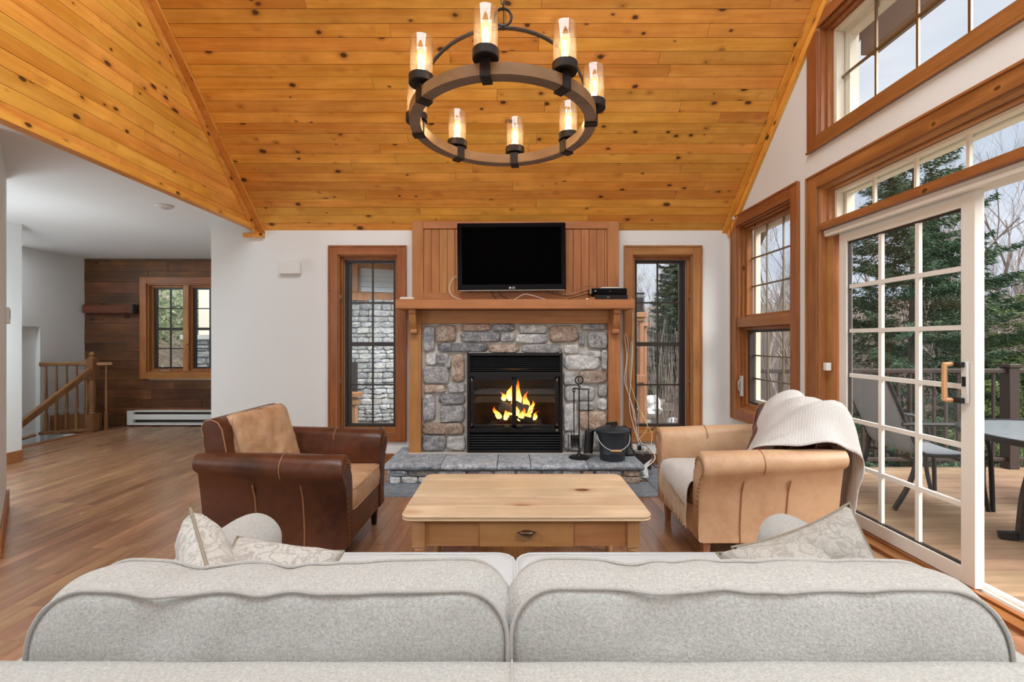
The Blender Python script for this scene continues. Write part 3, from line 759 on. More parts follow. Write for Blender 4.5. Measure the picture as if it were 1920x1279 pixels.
panes(o, 0, W1[0]+.060, W1[1]-.060, 1.526, W1[3]-.060, 3, 3, XR+.115, .014, M['brass'], bd=.012)
panes(o, 0, W1[0]+.086, W1[1]-.086, W1[2]+.084, 1.353, 3, 3, XR+.118, .014, M['brass'], bd=.012)
c = MB().tube(catmull([(XR+.02, 4.70, .76), (XR-.012, 4.70, .80), (XR-.016, 4.70, .86), (XR+.01, 4.70, .90)], 5), .007, 8)
c.box(XR+.0, XR+.024, 4.685, 4.715, .73, .93); c.build('lock_lever', M['chrome'], o, smooth=True)

# high window above the door
o = struct('window_4', (XR, 2.5, 2.7), 'wide high window near the ceiling in the right wall', 'window')
member(o, 'casing', M['trim2'], 0, UW[1], UW[1]+.115, UW[2]-.095, 3.525, XR-.022, XR); member(o, 'casing', M['trim2'], 0, UW[0]-.115, UW[0], UW[2]-.095, UW[3]+.09, XR-.022, XR)
member(o, 'casing', M['trim1'], 0, UW[0], UW[1], UW[2]-.095, UW[2], XR-.022, XR); member(o, 'casing', M['trim1'], 0, UW[0], UW[1], UW[3], UW[3]+.085, XR-.022, XR)
member(o, 'back_band', M['trim1'], 0, UW[0]-.115, UW[1]+.118, UW[2]-.10, UW[2]-.085, XR-.03, XR-.018)
frame_rect(MB(), 0, UW[0], UW[1], UW[2], UW[3], .016, XR, XR+.14).build('jamb', M['trim2'], o, bevel=.002)
frame_rect(MB(), 0, UW[0]+.016, UW[1]-.016, UW[2]+.016, UW[3]-.016, .018, XR+.04, XR+.14).build('stop_frame', M['trim2'], o, bevel=.003)
frame_rect(MB(), 0, UW[0]+.034, UW[1]-.034, UW[2]+.034, UW[3]-.034, .03, XR+.08, XR+.14).build('sash', M['cream'], o, bevel=.003)
frame_rect(MB(), 0, UW[0]+.05, UW[1]-.05, UW[2]+.05, UW[3]-.05, .06, XR+.145, XR+.21).build('outer_frame', M['cream'], o)
panes(o, 0, UW[0]+.064, UW[1]-.064, UW[2]+.064, UW[3]-.064, 6, 2, XR+.125, .016, M['brass'], bd=.012)

# transom light and sliding door share one casing
o = struct('door_1', (XR, 2.5, 0), 'cream gridded sliding glass door with wood casing and transom light', 'door')
member(o, 'casing', M['trim2'], 0, DU[1], DU[1]+.115, 0, 2.483, XR-.024, XR); member(o, 'casing', M['trim2'], 0, DU[0]-.115, DU[0], 0, 2.483, XR-.024, XR)
member(o, 'casing', M['trim1'], 0, DU[0], DU[1], 2.385, 2.483, XR-.024, XR)
member(o, 'back_band', M['trim1'], 0, DU[0]-.12, DU[1]+.12, 2.472, 2.488, XR-.032, XR-.018); member(o, 'back_band', M['trim2'], 0, DU[1]+.10, DU[1]+.12, 0, 2.472, XR-.032, XR-.018)
member(o, 'jamb', M['ltrim2'], 0, DU[1]-.018, DU[1], 0, 2.385, XR, XR+.15); member(o, 'jamb', M['ltrim2'], 0, DU[0], DU[0]+.018, 0, 2.385, XR, XR+.15)
member(o, 'jamb', M['ltrim1'], 0, DU[0]+.018, DU[1]-.018, 2.369, 2.385, XR, XR+.15)
member(o, 'inner_liner', M['ltrim2'], 0, DU[1]-.085, DU[1]-.018, 0, 2.066, XR+.045, XR+.15); member(o, 'inner_liner', M['ltrim2'], 0, DU[0]+.018, DU[0]+.05, 0, 2.066, XR+.045, XR+.15)
member(o, 'transom_rail', M['trim1'], 0, DU[0]+.018, DU[1]-.018, 2.066, 2.115, XR-.018, XR+.15)
frame_rect(MB(), 0, DU[0]+.018, DU[1]-.018, 2.115, 2.369, .014, XR+.05, XR+.15).build('stop_frame', M['ltrim1'], o, bevel=.002)
frame_rect(MB(), 0, DU[0]+.032, DU[1]-.032, 2.129, 2.355, .022, XR+.09, XR+.14).build('transom_sash', M['cream'], o, bevel=.002)
frame_rect(MB(), 0, DU[0]+.04, DU[1]-.04, 2.12, 2.36, .04, XR+.145, XR+.2).build('outer_frame', M['cream'], o)
panes(o, 0, DU[0]+.054, DU[1]-.054, 2.151, 2.333, 6, 1, XR+.12, .018, M['cream'])
# threshold and tracks
for nm, mt, x0, x1, z1 in (('threshold', M['trim1'], XR-.03, XR+.045, .022), ('threshold', M['trim1'], XR+.045, XR+.075, .034), ('sill_track', M['cream'], XR+.075, XR+.205, .018), ('track_rib', M['metalw'], XR+.105, XR+.113, .034), ('track_rib', M['metalw'], XR+.158, XR+.166, .034), ('sill_nosing', M['cream'], XR+.205, XR+.235, .010)):
    MB().box(x0, x1, DU[0], DU[1], -.03 if 'track' in nm or 'nos' in nm else -.004, z1).build(nm, mt, o, bevel=.002)
member(o, 'head_track', M['creamw'], 0, DU[0]+.018, DU[1]-.018, 2.036, 2.066, XR+.02, XR+.2)
member(o, 'head_lip', M['creamw'], 0, DU[0]+.018, DU[1]-.04, 2.018, 2.040, XR+.012, XR+.05)
# far fixed-side door panel (the gridded one)
def door_panel(y0, y1, x, lab=None, handle=False):
    st = .075; z0, z1 = .036, 2.03
    d = MB(); member(o, 'stile', M['creamw'], 0, y1-st, y1, z0, z1, x-.02, x+.022, .003); member(o, 'stile', M['creamw'], 0, y0, y0+st, z0, z1, x-.02, x+.022, .003)
    member(o, 'bottom_rail', M['creamw'], 0, y0+st, y1-st, z0, .118, x-.02, x+.022, .003); member(o, 'top_rail', M['creamw'], 0, y0+st, y1-st, 1.953, z1, x-.02, x+.022, .003)
    frame_rect(MB(), 0, y0+st, y1-st, .118, 1.953, .010, x-.008, x+.012).build('glazing_bead', M['dark'], o)
    panes(o, 0, y0+st+.006, y1-st-.006, .124, 1.947, 3, 6, x+.004, .026, M['creamw'], bd=.02)
XD = XR + .085
door_panel(2.385, 3.375, XD)
member(o, 'fixed_mullion', M['creamw'], 0, 2.412, 2.44, .02, 2.04, XD+.028, XD+.056, .003)

# second (outer) panel stands slid open behind the first; its edge only
member(o, 'screen_stile', M['creamw'], 0, 2.45, 2.485, .03, 2.03, XD+.060, XD+.085, .002)
hd = MB().box(XD-.036, XD-.021, 2.408, 2.442, .955, 1.165).build('handle_plate', M['metalw'], o, bevel=.004)
h = MB()
pts = catmull([(XD-.03, 2.462, 1.150), (XD-.085, 2.470, 1.150), (XD-.092, 2.472, 1.135), (XD-.092, 2.472, .985), (XD-.085, 2.470, .968), (XD-.03, 2.462, .968)], 4)
h.tube(pts, .012, 8); h.build('handle_grip', M['tablez'], o, smooth=True)
for zz in (1.150, .968): MB().box(XD-.06, XD-.022, 2.42, 2.475, zz-.014, zz+.014).build('handle_mount', M['black'], o, bevel=.003)
MB().box(XD-.040, XD-.034, 2.415, 2.435, 1.04, 1.09).build('latch', M['black'], o, bevel=.002)
MB().box(XR-.005, XR+.03, 3.40, 3.44, 1.06, 1.115).build('strike_lock', M['metalw'], o, bevel=.004)
# exterior cladding strip + rake and collar beams of the gable end outside
ex = struct('trim_exterior', (3, 4, 3), 'brown exterior rake board and collar beam outside the high window', 'beam')
b = slope_bar(XR+.60, XR+.68, -1.6, 5.0, .44, .60) ; b.build('rake_board', M['soffit'], ex)
MB().box(XR+.60, XR+.72, .9, 3.9, 3.59, 3.84).build('collar_beam', M['soffit'], ex)
b = slope_bar(XR+.16, XR+.68, -1.6, 5.0, .60, .63) ; b.build('eave_soffit', M['soffit'], ex)
# accent window (double)
o = struct('window_5', (-5, AY, .8), 'double wood-framed window in the brown plank wall', 'window')
member(o, 'casing', M['trim2'], 1, AW[0]-.10, AW[0], AW[2]-.10, AW[3]+.10, AY-.035, AY-.005); member(o, 'casing', M['trim0'], 1, AW[0], AW[1]+.1, AW[3], AW[3]+.10, AY-.035, AY-.005)
member(o, 'casing', M['trim0'], 1, AW[0], AW[1]+.1, AW[2]-.10, AW[2], AY-.035, AY-.005)
frame_rect(MB(), 1, AW[0], AW[1], AW[2], AW[3], .02, AY-.01, AY+.12).build('jamb', M['trim2'], o, bevel=.002)
member(o, 'mullion', M['ltrim2'], 1, -4.955, -4.875, AW[2]+.02, AW[3]-.02, AY-.005, AY+.12)
for a0, a1 in ((AW[0]+.02, -4.955), (-4.875, AW[1]-.02)):
    frame_rect(MB(), 1, a0, a1, AW[2]+.02, AW[3]-.02, .03, AY+.05, AY+.1).build('stop_frame', M['trim2'], o)
    frame_rect(MB(), 1, a0+.03, a1-.03, AW[2]+.05, AW[3]-.05, .025, AY+.075, AY+.12).build('sash', M['dark'], o)
    member(o, 'meeting_rail', M['dark'], 1, a0+.055, a1-.055, 1.435, 1.475, AY+.08, AY+.115, 0)
    panes(o, 1, a0+.055, a1-.055, 1.475, AW[3]-.075, 2, 2, AY+.10, .016, M['dark']); panes(o, 1, a0+.055, a1-.055, AW[2]+.075, 1.435, 2, 2, AY+.10, .016, M['dark'])
c = MB().box(-5.30, -5.16, AY+.0, AY+.04, AW[2]+.02, AW[2]+.034); c.tube([(-5.27, AY+.01, AW[2]+.034), (-5.26, AY-.01, AW[2]+.07), (-5.29, AY-.015, AW[2]+.10)], .007, 6); c.build('crank', M['chrome'], o, smooth=True)
# ================================================================== FIREPLACE
FY = 4.72
fp = thing('fireplace', 'stone fireplace with wood pilasters and mantel and a lit black firebox', 'fireplace', (.03, 4.8, 0))
m = MB(); m.box(-1.0, -.44, FY+.012, YB+.0, 0, 1.6).box(.50, 1.055, FY+.012, YB, 0, 1.6).box(-.44, .50, FY+.012, YB, 1.16, 1.6).box(-.44, .50, FY+.012, YB, 0, .178)
m.build('mortar_bed', M['mortar'], fp)
def stone_mesh(x0, x1, z0, z1, y, dep, seed, seg=22, rings=(1, .965, .90, .72, .42), ax=1, n=7, jit=.08, rough=.015):
    m = MB(); xc, zc_ = (x0+x1)/2, (z0+z1)/2; hx, hz = (x1-x0)/2, (z1-z0)/2; vs = []
    for r in rings:
        pr = 0 if r >= 1 else min(1, ((1-r)/.12))**.5
        for k in range(seg):
            a = 2*PI*k/seg; ca, sa = cos(a), sin(a); s = 1/((abs(ca)**n+abs(sa)**n)**(1/n))
            j = 1 + jit*nz3((ca*1.6+seed, sa*1.6, seed*.37), 1.3) + jit*.6*nz3((ca*5+seed, sa*5, seed*.37), 1.3)
            X = ca*s*r*j*hx; Z = sa*s*r*j*hz
            d = dep*pr*(1 + .3*nz3((X, Z, seed), 7)) + rough*(nz3((X+seed, Z, 0), 18)+.5*nz3((X+seed, Z, 2), 45))*(1 if r < 1 else 0)
            vs.append((xc+X, y-d, zc_+Z))
    vs.append((xc, y-dep*(1+.25*nz3((seed, 1, 2), 3)), zc_))
    fs = []; R_ = len(rings)
    for i in range(R_-1):
        fs += [(i*seg+k, i*seg+(k+1) % seg, (i+1)*seg+(k+1) % seg, (i+1)*seg+k) for k in range(seg)]
    fs += [((R_-1)*seg+k, (R_-1)*seg+(k+1) % seg, R_*seg) for k in range(seg)]
    return m.add(vs, fs)
ST = [(60,50,140,235,'g'),(148,42,300,165,'r'),(338,36,560,84,'r'),(575,36,735,84,'d'),(335,97,630,165,'d'),(638,97,735,165,'g'),(768,40,985,102,'g'),(745,110,985,175,'g'),
 (1000,45,1210,168,'r'),(1240,36,1425,76,'d'),(1288,92,1430,215,'g'),(1222,98,1262,190,'g'),(165,178,535,240,'d'),(545,187,768,245,'r'),(792,185,1088,248,'g'),(1112,190,1218,250,'p'),
 (1236,233,1388,282,'p'),(75,255,152,338,'p'),(156,252,245,330,'g'),(268,262,362,465,'r'),(55,350,252,482,'g'),(60,488,215,545,'r'),(238,478,365,543,'g'),(52,560,145,760,'d'),(178,560,365,630,'d'),
 (180,643,365,765,'g'),(50,775,362,855,'r'),(50,865,222,978,'d'),(232,872,370,978,'g'),(1112,268,1377,372,'p'),(1390,225,1430,375,'g'),(1108,390,1208,485,'p'),
 (1220,385,1430,472,'q'),(1115,495,1335,608,'p'),(1366,488,1430,575,'p'),(1362,588,1425,672,'p'),(1215,614,1338,676,'p'),(1108,630,1205,832,'p'),(1225,686,1430,822,'r'),(1108,845,1245,975,'g'),
 (1256,836,1430,975,'g'),(218,290,260,360,'g')]
mk = {'g': 'st_grey', 'r': 'st_rust', 'd': 'st_dark', 'p': 'st_pale', 'q': 'st_rust'}
for i, (a, b, c, d, k) in enumerate(ST):
    p0 = P(780+a*.25, 600+b*.25, FY); p1 = P(780+c*.25, 600+d*.25, FY)
    stone_mesh(p0.x-.004, p1.x+.004, p1.z-.004, p0.z+.004, FY+.012, .038+.012*rnd.random(), i*3.1).build('stone', M[mk[k]], fp, smooth=True, sharp=70)
# pilasters, frieze, mantel, corbels
for x0, x1 in ((-1.006, -.885), (.938, 1.057)):
    MB().box(x0, x1, 4.675, YB-.001, .178, 1.57).build('pilaster', M['ltrim2'] if x0 > 0 else M['mant2'], fp, bevel=.004)
MB().box(-.885, .938, 4.685, 4.76, 1.442, 1.57).build('frieze', M['mant0'], fp, bevel=.003)
MB().box(-1.095, 1.155, 4.50, 4.90, 1.572, 1.662).build('mantel_shelf', M['mant0'], fp, bevel=.006)
def corbel(xc):
    pf = [(4.675, 1.572), (4.535, 1.572), (4.535, 1.535), (4.55, 1.525), (4.558, 1.49), (4.575, 1.44), (4.60, 1.405), (4.615, 1.385), (4.605, 1.37), (4.605, 1.345), (4.625, 1.335), (4.675, 1.335)]
    return MB().prism(pf, 0, xc-.032, xc+.032).build('corbel', M['mant2'], fp, bevel=.004)
corbel(-.945); corbel(.998)
UY = 4.84
MB().box(-.90, .97, UY+.012, YB-.001, 1.662, 2.42).build('panel_back', M['joint'], fp)
x = P(794, 0, UY).x; x1 = P(1138.5, 0, UY).x; bw = .0795
while x < x1-.01:
    xe = min(x+bw, x1); m = MB().box(x+.0015, xe-.0015, UY+.001, UY+.02, 1.72, 2.40); m.build('panel_board', M['mant2'], fp, bevel=.003, seg=1); x = xe
for nm, a, b, c, d, mt in (('panel_stile', -1.005, -.892, 1.662, 2.475, 'mant2'), ('panel_stile', .96, 1.075, 1.662, 2.475, 'mant2'), ('panel_rail', -.892, .96, 2.40, 2.475, 'mant0'), ('panel_rail', -.892, .96, 1.662, 1.755, 'mant0')):
    MB().box(a, b, UY-.014, YB-.001 if 'stile' in nm else UY+.01, c, d).build(nm, M[mt], fp, bevel=.003)
# hearth
hs = struct('hearth', (.03, 4.45, 0), 'raised grey flagstone hearth in front of the fireplace', 'hearth')
MB().box(-1.09, 1.14, 4.29, 4.93, 0, .13).build('hearth_core', M['mortar'], hs)
xs = [-1.135, -.630, -.132, .165, .672, 1.178]
for i in range(5):
    x0, x1 = xs[i]+.003, xs[i+1]-.003; seed = i*7.3
    def top(u, v, x0=x0, x1=x1, seed=seed, i=i):
        # cross-section wraps: bottom-back -> front edge -> top -> back
        X = x0+(x1-x0)*u; e = min(u, 1-u); er = max(0, 1-e/.03)
        path = [(4.90,.122),(4.30,.122),(4.245,.126),(4.225,.142),(4.222,.158),(4.232,.172),(4.262,.180),(4.45,.181),(4.70,.181),(4.93,.181)]
        f = v*(len(path)-1); k = min(int(f), len(path)-2); t = f-k
        y = path[k][0]*(1-t)+path[k+1][0]*t; z = path[k][1]*(1-t)+path[k+1][1]*t
        if y < 4.3: y += .012*nz3((X, z, seed), 12)+.006*nz3((X, z, seed), 40)
        z += .0035*nz3((X, y, seed), 9) - .006*er*(1 if z > .15 else 0)
        if i == 4 and e < .03 and u > .5: X -= .008*er
        return (X, y, z)
    m = MB().grid(top, 30, 27); n0 = len(m.v)-28
    for base in (0, n0): m.f.append(tuple(base+k for k in range(28)))
    m.build('hearth_slab', M['slab'], hs, smooth=True, sharp=60)
MB().box(-1.0, 1.0, 4.62, 4.71, .178, .183).build('mortar_line', M['mortar'], hs)
sx = -1.085
for r_, (z0, z1) in enumerate(((.068, .119), (.004, .062))):
    sx = -1.09; k = 0
    while sx < 1.13:
        wd_ = rnd.uniform(.10, .30); xe = min(sx+wd_, 1.145)
        if 1.145-xe < .07: xe = 1.145
        kind = rnd.choice(['st_grey', 'st_dark', 'st_pale', 'st_grey', 'st_rust'] if sx > -.6 else ['st_pale', 'st_grey', 'slab'])
        stone_mesh(sx+.003, xe-.003, z0, z1, 4.292, .030+.012*rnd.random(), k*1.9+r_*31+sx, 16).build('base_stone', M[kind], hs, smooth=True, sharp=70)
        sx = xe; k += 1
for r_, (z0, z1) in enumerate(((.068, .119), (.004, .062))):
    y = 4.30
    while y < 4.9:
        ye = y+rnd.uniform(.15, .3); s_ = stone_mesh(y, ye, z0, z1, 0, .03, y*9+r_, 14)
        for sd_, X in ((1, 1.14), (-1, -1.09)):
            q = MB().add([(X - sd_*v.y, v.x, v.z) for v in s_.v], s_.f); q.build('base_stone', M['st_dark'] if sd_ > 0 else M['st_pale'], hs, smooth=True, sharp=70)
        y = ye
# firebox
FBX0, FBX1, FBZ0, FBZ1 = -.437, .493, .184, 1.152
def fx(px): return (px-960)*4.68/900
def fz(py): return H+(640-py)*4.68/900
yf = 4.665
m = MB()
def rim(m, a, b, c, d, t, y0, y1):
    return m.box(a, a+t, y0, y1, c, d).box(b-t, b, y0, y1, c, d).box(a+t, b-t, y0, y1, c, c+t).box(a+t, b-t, y0, y1, d-t, d)
rim(m, FBX0, FBX1, FBZ0, FBZ1, .026, yf, 4.76).build('firebox_frame', M['black'], fp, bevel=.003)
MB().box(FBX0+.02, FBX1-.02, yf+.004, yf+.05, fz(707)+.003, fz(698)).build('middle_bar', M['black'], fp, bevel=.003)
MB().box(FBX0+.02, FBX1-.02, yf+.004, yf+.05, fz(811), fz(803)-.002).build('lower_bar', M['black'], fp, bevel=.003)
for z0, z1, n in ((fz(698), FBZ1-.026, 8), (FBZ0+.022, fz(811), 7)):
    MB().box(FBX0+.02, FBX1-.02, yf+.06, yf+.07, z0, z1).build('louver_back', M['black'], fp)
    for i in range(n):
        zc_ = z0+(i+.5)*(z1-z0)/n; hh = (z1-z0)/n
        b = MB().box(FBX0+.026, FBX1-.026, -.013, .013, -.0018, .0018); b.xf(Matrix.Translation(Vector((0, yf+.03, zc_))) @ Matrix.Rotation(R(-32), 4, 'X'))
        b.build('louver_slat', M['black'], fp)
MB().lathe([(0, 0), (.012, .001), (.013, .003), (0, .005)], (0, 0, 0), 16).xf(Matrix.Translation(Vector((fx(1044), yf-.0, fz(807)))) @ Matrix.Rotation(R(90), 4, 'X') @ Matrix.Scale(.6, 4, (0, 1, 0))).build('oval_badge', M['chrome'], fp, smooth=True)
dz0, dz1 = fz(802.5), fz(706.5)
for a, b, side in ((fx(883), fx(963.4), -1), (fx(964.4), fx(1046), 1)):
    m = MB(); t = .030; m.box(a, a+(t if side < 0 else .018), yf+.004, yf+.024, dz0, dz1).box(b-(t if side > 0 else .018), b, yf+.004, yf+.024, dz0, dz1).box(a, b, yf+.004, yf+.024, dz0, dz0+.030).box(a, b, yf+.004, yf+.024, dz1-.034, dz1)
    d_ = m.build('glass_door', M['black'], fp, bevel=.003)
    MB().add([(a+.018, yf+.014, dz0+.03), (b-.018, yf+.014, dz0+.03), (b-.018, yf+.014, dz1-.034), (a+.018, yf+.014, dz1-.034)], [(0,1,2,3)]).build('door_glass', M['fireglass'], d_, recalc=False)
    xh = (fx(951) if side < 0 else fx(974))
    MB().box(xh-.028, xh+.028, yf-.022, yf-.012, dz0+.010, dz0+.024).box(xh-.022, xh-.016, yf-.02, yf+.004, dz0+.012, dz0+.022).box(xh+.016, xh+.022, yf-.02, yf+.004, dz0+.012, dz0+.022).build('door_handle', M['dark'], d_, bevel=.002)
    xh = a+.010 if side < 0 else b-.010
    for zz in (dz0+.03, dz1-.03): MB().box(xh-.004, xh+.004, yf-.002, yf+.004, zz-.014, zz+.014).build('hinge_pin', M['chrome'], d_)
MB().add([(FBX0,4.70,.30),(FBX1,4.70,.30),(FBX1,4.70,1.0),(FBX0,4.70,1.0),(-.30,5.115,.30),(.36,5.115,.30),(.36,5.115,1.0),(-.30,5.115,1.0)],
    [(0,1,5,4),(3,2,6,7),(4,5,6,7),(0,4,7,3),(1,2,6,5)]).build('fire_chamber', M['firebrick'], fp, recalc=False)
# grate and logs
gr = MB()
gx0, gx1 = -.22, .30
for i in range(11):
    x = gx0 + (gx1-gx0)*i/10; gr.tube([(x, 4.80, .44), (x, 4.79, .37), (x, 5.02, .37), (x, 5.04, .46)], .0065, 6)
gr.tube([(gx0-.02, 4.79, .375), (gx1+.02, 4.79, .375)], .008, 6).tube([(gx0-.02, 4.80, .435), (gx1+.02, 4.80, .435)], .007, 6).tube([(gx0-.02, 5.0, .37), (gx1+.02, 5.0, .37)], .008, 6)
gr.build('fire_grate', M['iron'], fp, smooth=True)
def logm(a, b, r, seed, mat='log', tri=False):
    a = Vector(a); b = Vector(b); n = 9; pts = [a+(b-a)*i/n for i in range(n+1)]
    m = MB().tube(pts, r, 12)
    c = (a+b)/2
    m.v = [v + (v-(a+(b-a)*max(0, min(1, (v-a).dot(b-a)/(b-a).length_squared)))).normalized()*r*.35*nz3(v, 22, seed) if (v-a).length > 1e-3 else v for v in m.v]
    return m.build('log', M[mat], fp, smooth=True, sharp=60)
logm((-.22, 4.90, .41), (.30, 4.93, .42), .042, 1); logm((-.15, 4.86, .47), (.25, 4.96, .49), .036, 2); logm((-.12, 4.83, .615), (.06, 4.90, .565), .045, 3, 'logash'); logm((.02, 4.87, .62), (.16, 4.86, .565), .05, 4, 'logash'); logm((.02, 4.84, .52), (.20, 4.82, .455), .038, 5)
e = MB().grid(lambda u, v: (-.24+.56*u, 4.80+.24*v, .385+.02*nz3((u*9, v*6, 0), 1.3)), 16, 8); e.build('ember_bed', M['ember'], fp)
def flame(x, y, z, w_, h_, lean, seed):
    def f(u, v):
        a = 2*PI*v; t = u; prof = (sin(PI*min(1, (t*.9+.08))**.75))*(1-t)**.35
        r = w_*.5*max(prof, 0.0)*(1+.35*nz3((t*3, cos(a), sin(a)), 1.5, seed))
        cx = x + lean*t*t*h_ + .02*sin(t*7+seed)*t; 
        return (cx+r*cos(a), y+r*.45*sin(a), z+h_*t)
    return MB().grid(f, 16, 12, cv=True).build('flame', M['flame'], fp, smooth=True)
for (px, pyb, pyt, w_, ln, y) in ((958, 752, 716, .105, .05, 4.89), (972, 758, 712, .085, -.10, 4.90), (945, 752, 734, .06, -.3, 4.86), (985, 770, 733, .08, .1, 4.90), (994, 776, 750, .06, .3, 4.88), (935, 786, 762, .075, -.5, 4.84), (948, 788, 766, .06, .2, 4.82), (958, 784, 744, .07, 0, 4.93), (976, 790, 764, .08, .3, 4.81), (988, 786, 765, .08, .6, 4.83), (968, 780, 750, .06, -.2, 4.80), (1002, 788, 770, .05, .5, 4.9)):
    b = P(px, pyb, y); tt = P(px, pyt, y); flame(b.x, y, b.z, w_, tt.z-b.z, ln, px*.37)
def point(name, loc, pw, col, r):
    l = bpy.data.lights.new(name, 'POINT'); l.energy = pw; l.color = col; l.shadow_soft_size = r
    o = bpy.data.objects.new(name, l); o.location = loc; C.objects.link(o); o.parent = fp; o.location = Vector(loc) - wloc(fp); return o
point('fire_glow', (.04, 4.84, .62), .5, (1, .33, .07), .05)

# ================================================================== TV AND THINGS ON THE MANTEL
tv = thing('television', 'black flat television on the panelling above the mantel', 'television', (0, 4.78, 1.66))
m = MB().box(-.535, .535, 4.73, 4.755, 1.772, 2.436); m.build('bezel', M['tvframe'], tv, bevel=.008)
MB().box(-.490, .490, 4.7275, 4.731, 1.828, 2.394).build('screen', M['screen'], tv)
MB().box(-.32, .32, 4.755, 4.80, 1.86, 2.34).build('back_housing', M['black'], tv, bevel=.01)
MB().box(-.12, .12, 4.80, 4.845, 1.98, 2.22).build('wall_mount', M['black'], tv)
MB().box(-.52, .52, 4.728, 4.74, 1.768, 1.773).build('bottom_edge', M['chrome'], tv)
def text(s, name, size, loc, mat, par, rot=(90, 0, 0), ext=.0008):
    c = bpy.data.curves.new(name, 'FONT'); c.body = s; c.size = size; c.extrude = ext; c.align_x = 'CENTER'; c.align_y = 'CENTER'; c.offset = size*.02
    tmp = bpy.data.objects.new(name, c); c.materials.append(M[mat]); C.objects.link(tmp); bpy.context.view_layer.update()
    me = bpy.data.meshes.new_from_object(tmp.evaluated_get(bpy.context.evaluated_depsgraph_get())); bpy.data.objects.remove(tmp)
    o = bpy.data.objects.new(name, me); C.objects.link(o)
    o.parent = par; o.location = Vector(loc) - wloc(par); o.rotation_euler = [R(a) for a in rot]; return o
text('LG', 'brand_lettering', .026, (.016, 4.7285, 1.795), 'logo', tv)
MB().lathe([(0, -.0015), (.0105, -.001), (.0105, .0), (0, .0)], (0, 0, 0), 20).xf(Matrix.Translation(Vector((-.018, 4.7295, 1.795))) @ Matrix.Rotation(R(-90), 4, 'X')).build('round_emblem', M['logo'], tv, smooth=True)
tv.rotation_euler = (0, R(-.5), 0)
MZ = 1.662
bx = thing('cable_box', 'wider black set-top box at the bottom of the small stack on the mantel', 'set-top box', (.95, 4.62, MZ), 'black boxes at the right end of the mantel')
MB().box(.79, 1.10, 4.56, 4.76, MZ+.004, MZ+.052).build('case', M['black'], bx, bevel=.004); MB().box(.80, .82, 4.57, 4.59, MZ, MZ+.004).box(1.06, 1.08, 4.57, 4.59, MZ, MZ+.004).build('foot', M['black'], bx)
text('RCA', 'front_lettering', .012, (.915, 4.559, MZ+.024), 'logo', bx)
bx2 = thing('receiver', 'black receiver with rounded corners lying on top of the cable box', 'receiver', (.93, 4.62, MZ+.052), 'black boxes at the right end of the mantel')
MB().box(.75, 1.09, 4.545, 4.77, MZ+.053, MZ+.108).build('case', M['tvframe'], bx2, bevel=.006)
MB().box(.744, .752, 4.55, 4.60, MZ+.056, MZ+.104).build('side_trim', M['chrome'], bx2, bevel=.001)
for xx, r_ in ((.93, .009), (1.02, .005), (.79, .006)): MB().lathe([(0, 0), (r_, .0005), (r_*.9, .003), (0, .003)], (0, 0, 0), 14).xf(Matrix.Translation(Vector((xx, 4.545, MZ+.082))) @ Matrix.Rotation(R(90), 4, 'X')).build('front_button', M['logo'] if xx == .79 else M['dark'], bx2, smooth=True)
rt = thing('router', 'flat white box lying on the black receiver', 'router', (.93, 4.64, MZ+.108))
MB().box(.85, 1.02, 4.56, 4.70, MZ+.1085, MZ+.120).build('case', M['plastw'], rt, bevel=.004)
wk = thing('wooden_block', 'small pale wooden block beside the black boxes on the mantel', 'block', (.75, 4.56, MZ))
MB().box(.735, .785, 4.54, 4.58, MZ, MZ+.022).build('block', M['ltrim0'], wk, bevel=.002)
ad = thing('adapter', 'tiny white plug on the mantel next to the wooden block', 'adapter', (.715, 4.56, MZ))
MB().box(.70, .73, 4.55, 4.575, MZ, MZ+.014).build('body', M['plastw'], ad, bevel=.003)
rc = thing('remote_control', 'cream remote control lying at the left end of the mantel', 'remote control', (-1.0, 4.6, MZ))
MB().box(-1.068, -.935, 4.56, 4.60, MZ, MZ+.026).build('body', M['cream'], rc, bevel=.008)
for i in range(6): MB().box(-1.05+i*.018, -1.042+i*.018, 4.575, 4.585, MZ+.026, MZ+.029).build('button', M['metalw'], rc)
def cable(name, lab, pts, r, mat, grp, n=7):
    o = MB().tube(catmull(pts, n), r, 6).build(name, M[mat], smooth=True); tag(o, lab, 'cable', grp); return o
g = 'cables on the mantel shelf'
cable('cable', 'thin white cable looping down left of the television onto the mantel', [P(857, 519, 4.81), P(849, 523, 4.80), P(842, 540, 4.76), P(848, 555, 4.72), P(865, 562.0, 4.66), P(875, 562.2, 4.62)], .0032, 'plastw', g)
cable('cable', 'thin white cable arching on the mantel under the television centre', [(-.10, 4.68, MZ+.004), (0, 4.68, MZ+.01), (.05, 4.67, MZ+.028), (.12, 4.66, MZ+.062), (.2, 4.66, MZ+.05), (.3, 4.67, MZ+.02), (.36, 4.68, MZ+.004)], .0028, 'plastw', g)
cable('cable', 'black cable hanging below the left part of the television', [(-.22, 4.79, 1.80), (-.20, 4.77, 1.75), (-.17, 4.75, 1.70), (-.12, 4.72, MZ+.006), (-.06, 4.7, MZ+.004)], .004, 'black', g)
cable('cable', 'second black cable hanging just right of the first below the television', [(-.15, 4.79, 1.80), (-.12, 4.77, 1.74), (-.07, 4.74, 1.70), (-.01, 4.72, MZ+.006), (.05, 4.70, MZ+.004)], .004, 'black', g)
cable('cable', 'black cable running from the television to the black boxes', [(.30, 4.78, 1.80), (.36, 4.75, 1.755), (.46, 4.72, 1.725), (.56, 4.70, 1.71), (.66, 4.68, 1.735), (.75, 4.68, 1.77)], .0035, 'black', g)
cable('cable', 'black cable lying low along the mantel to the boxes', [(.40, 4.66, MZ+.004), (.5, 4.66, MZ+.006), (.60, 4.66, MZ+.03), (.68, 4.67, MZ+.05), (.76, 4.70, MZ+.075)], .0035, 'black', g)
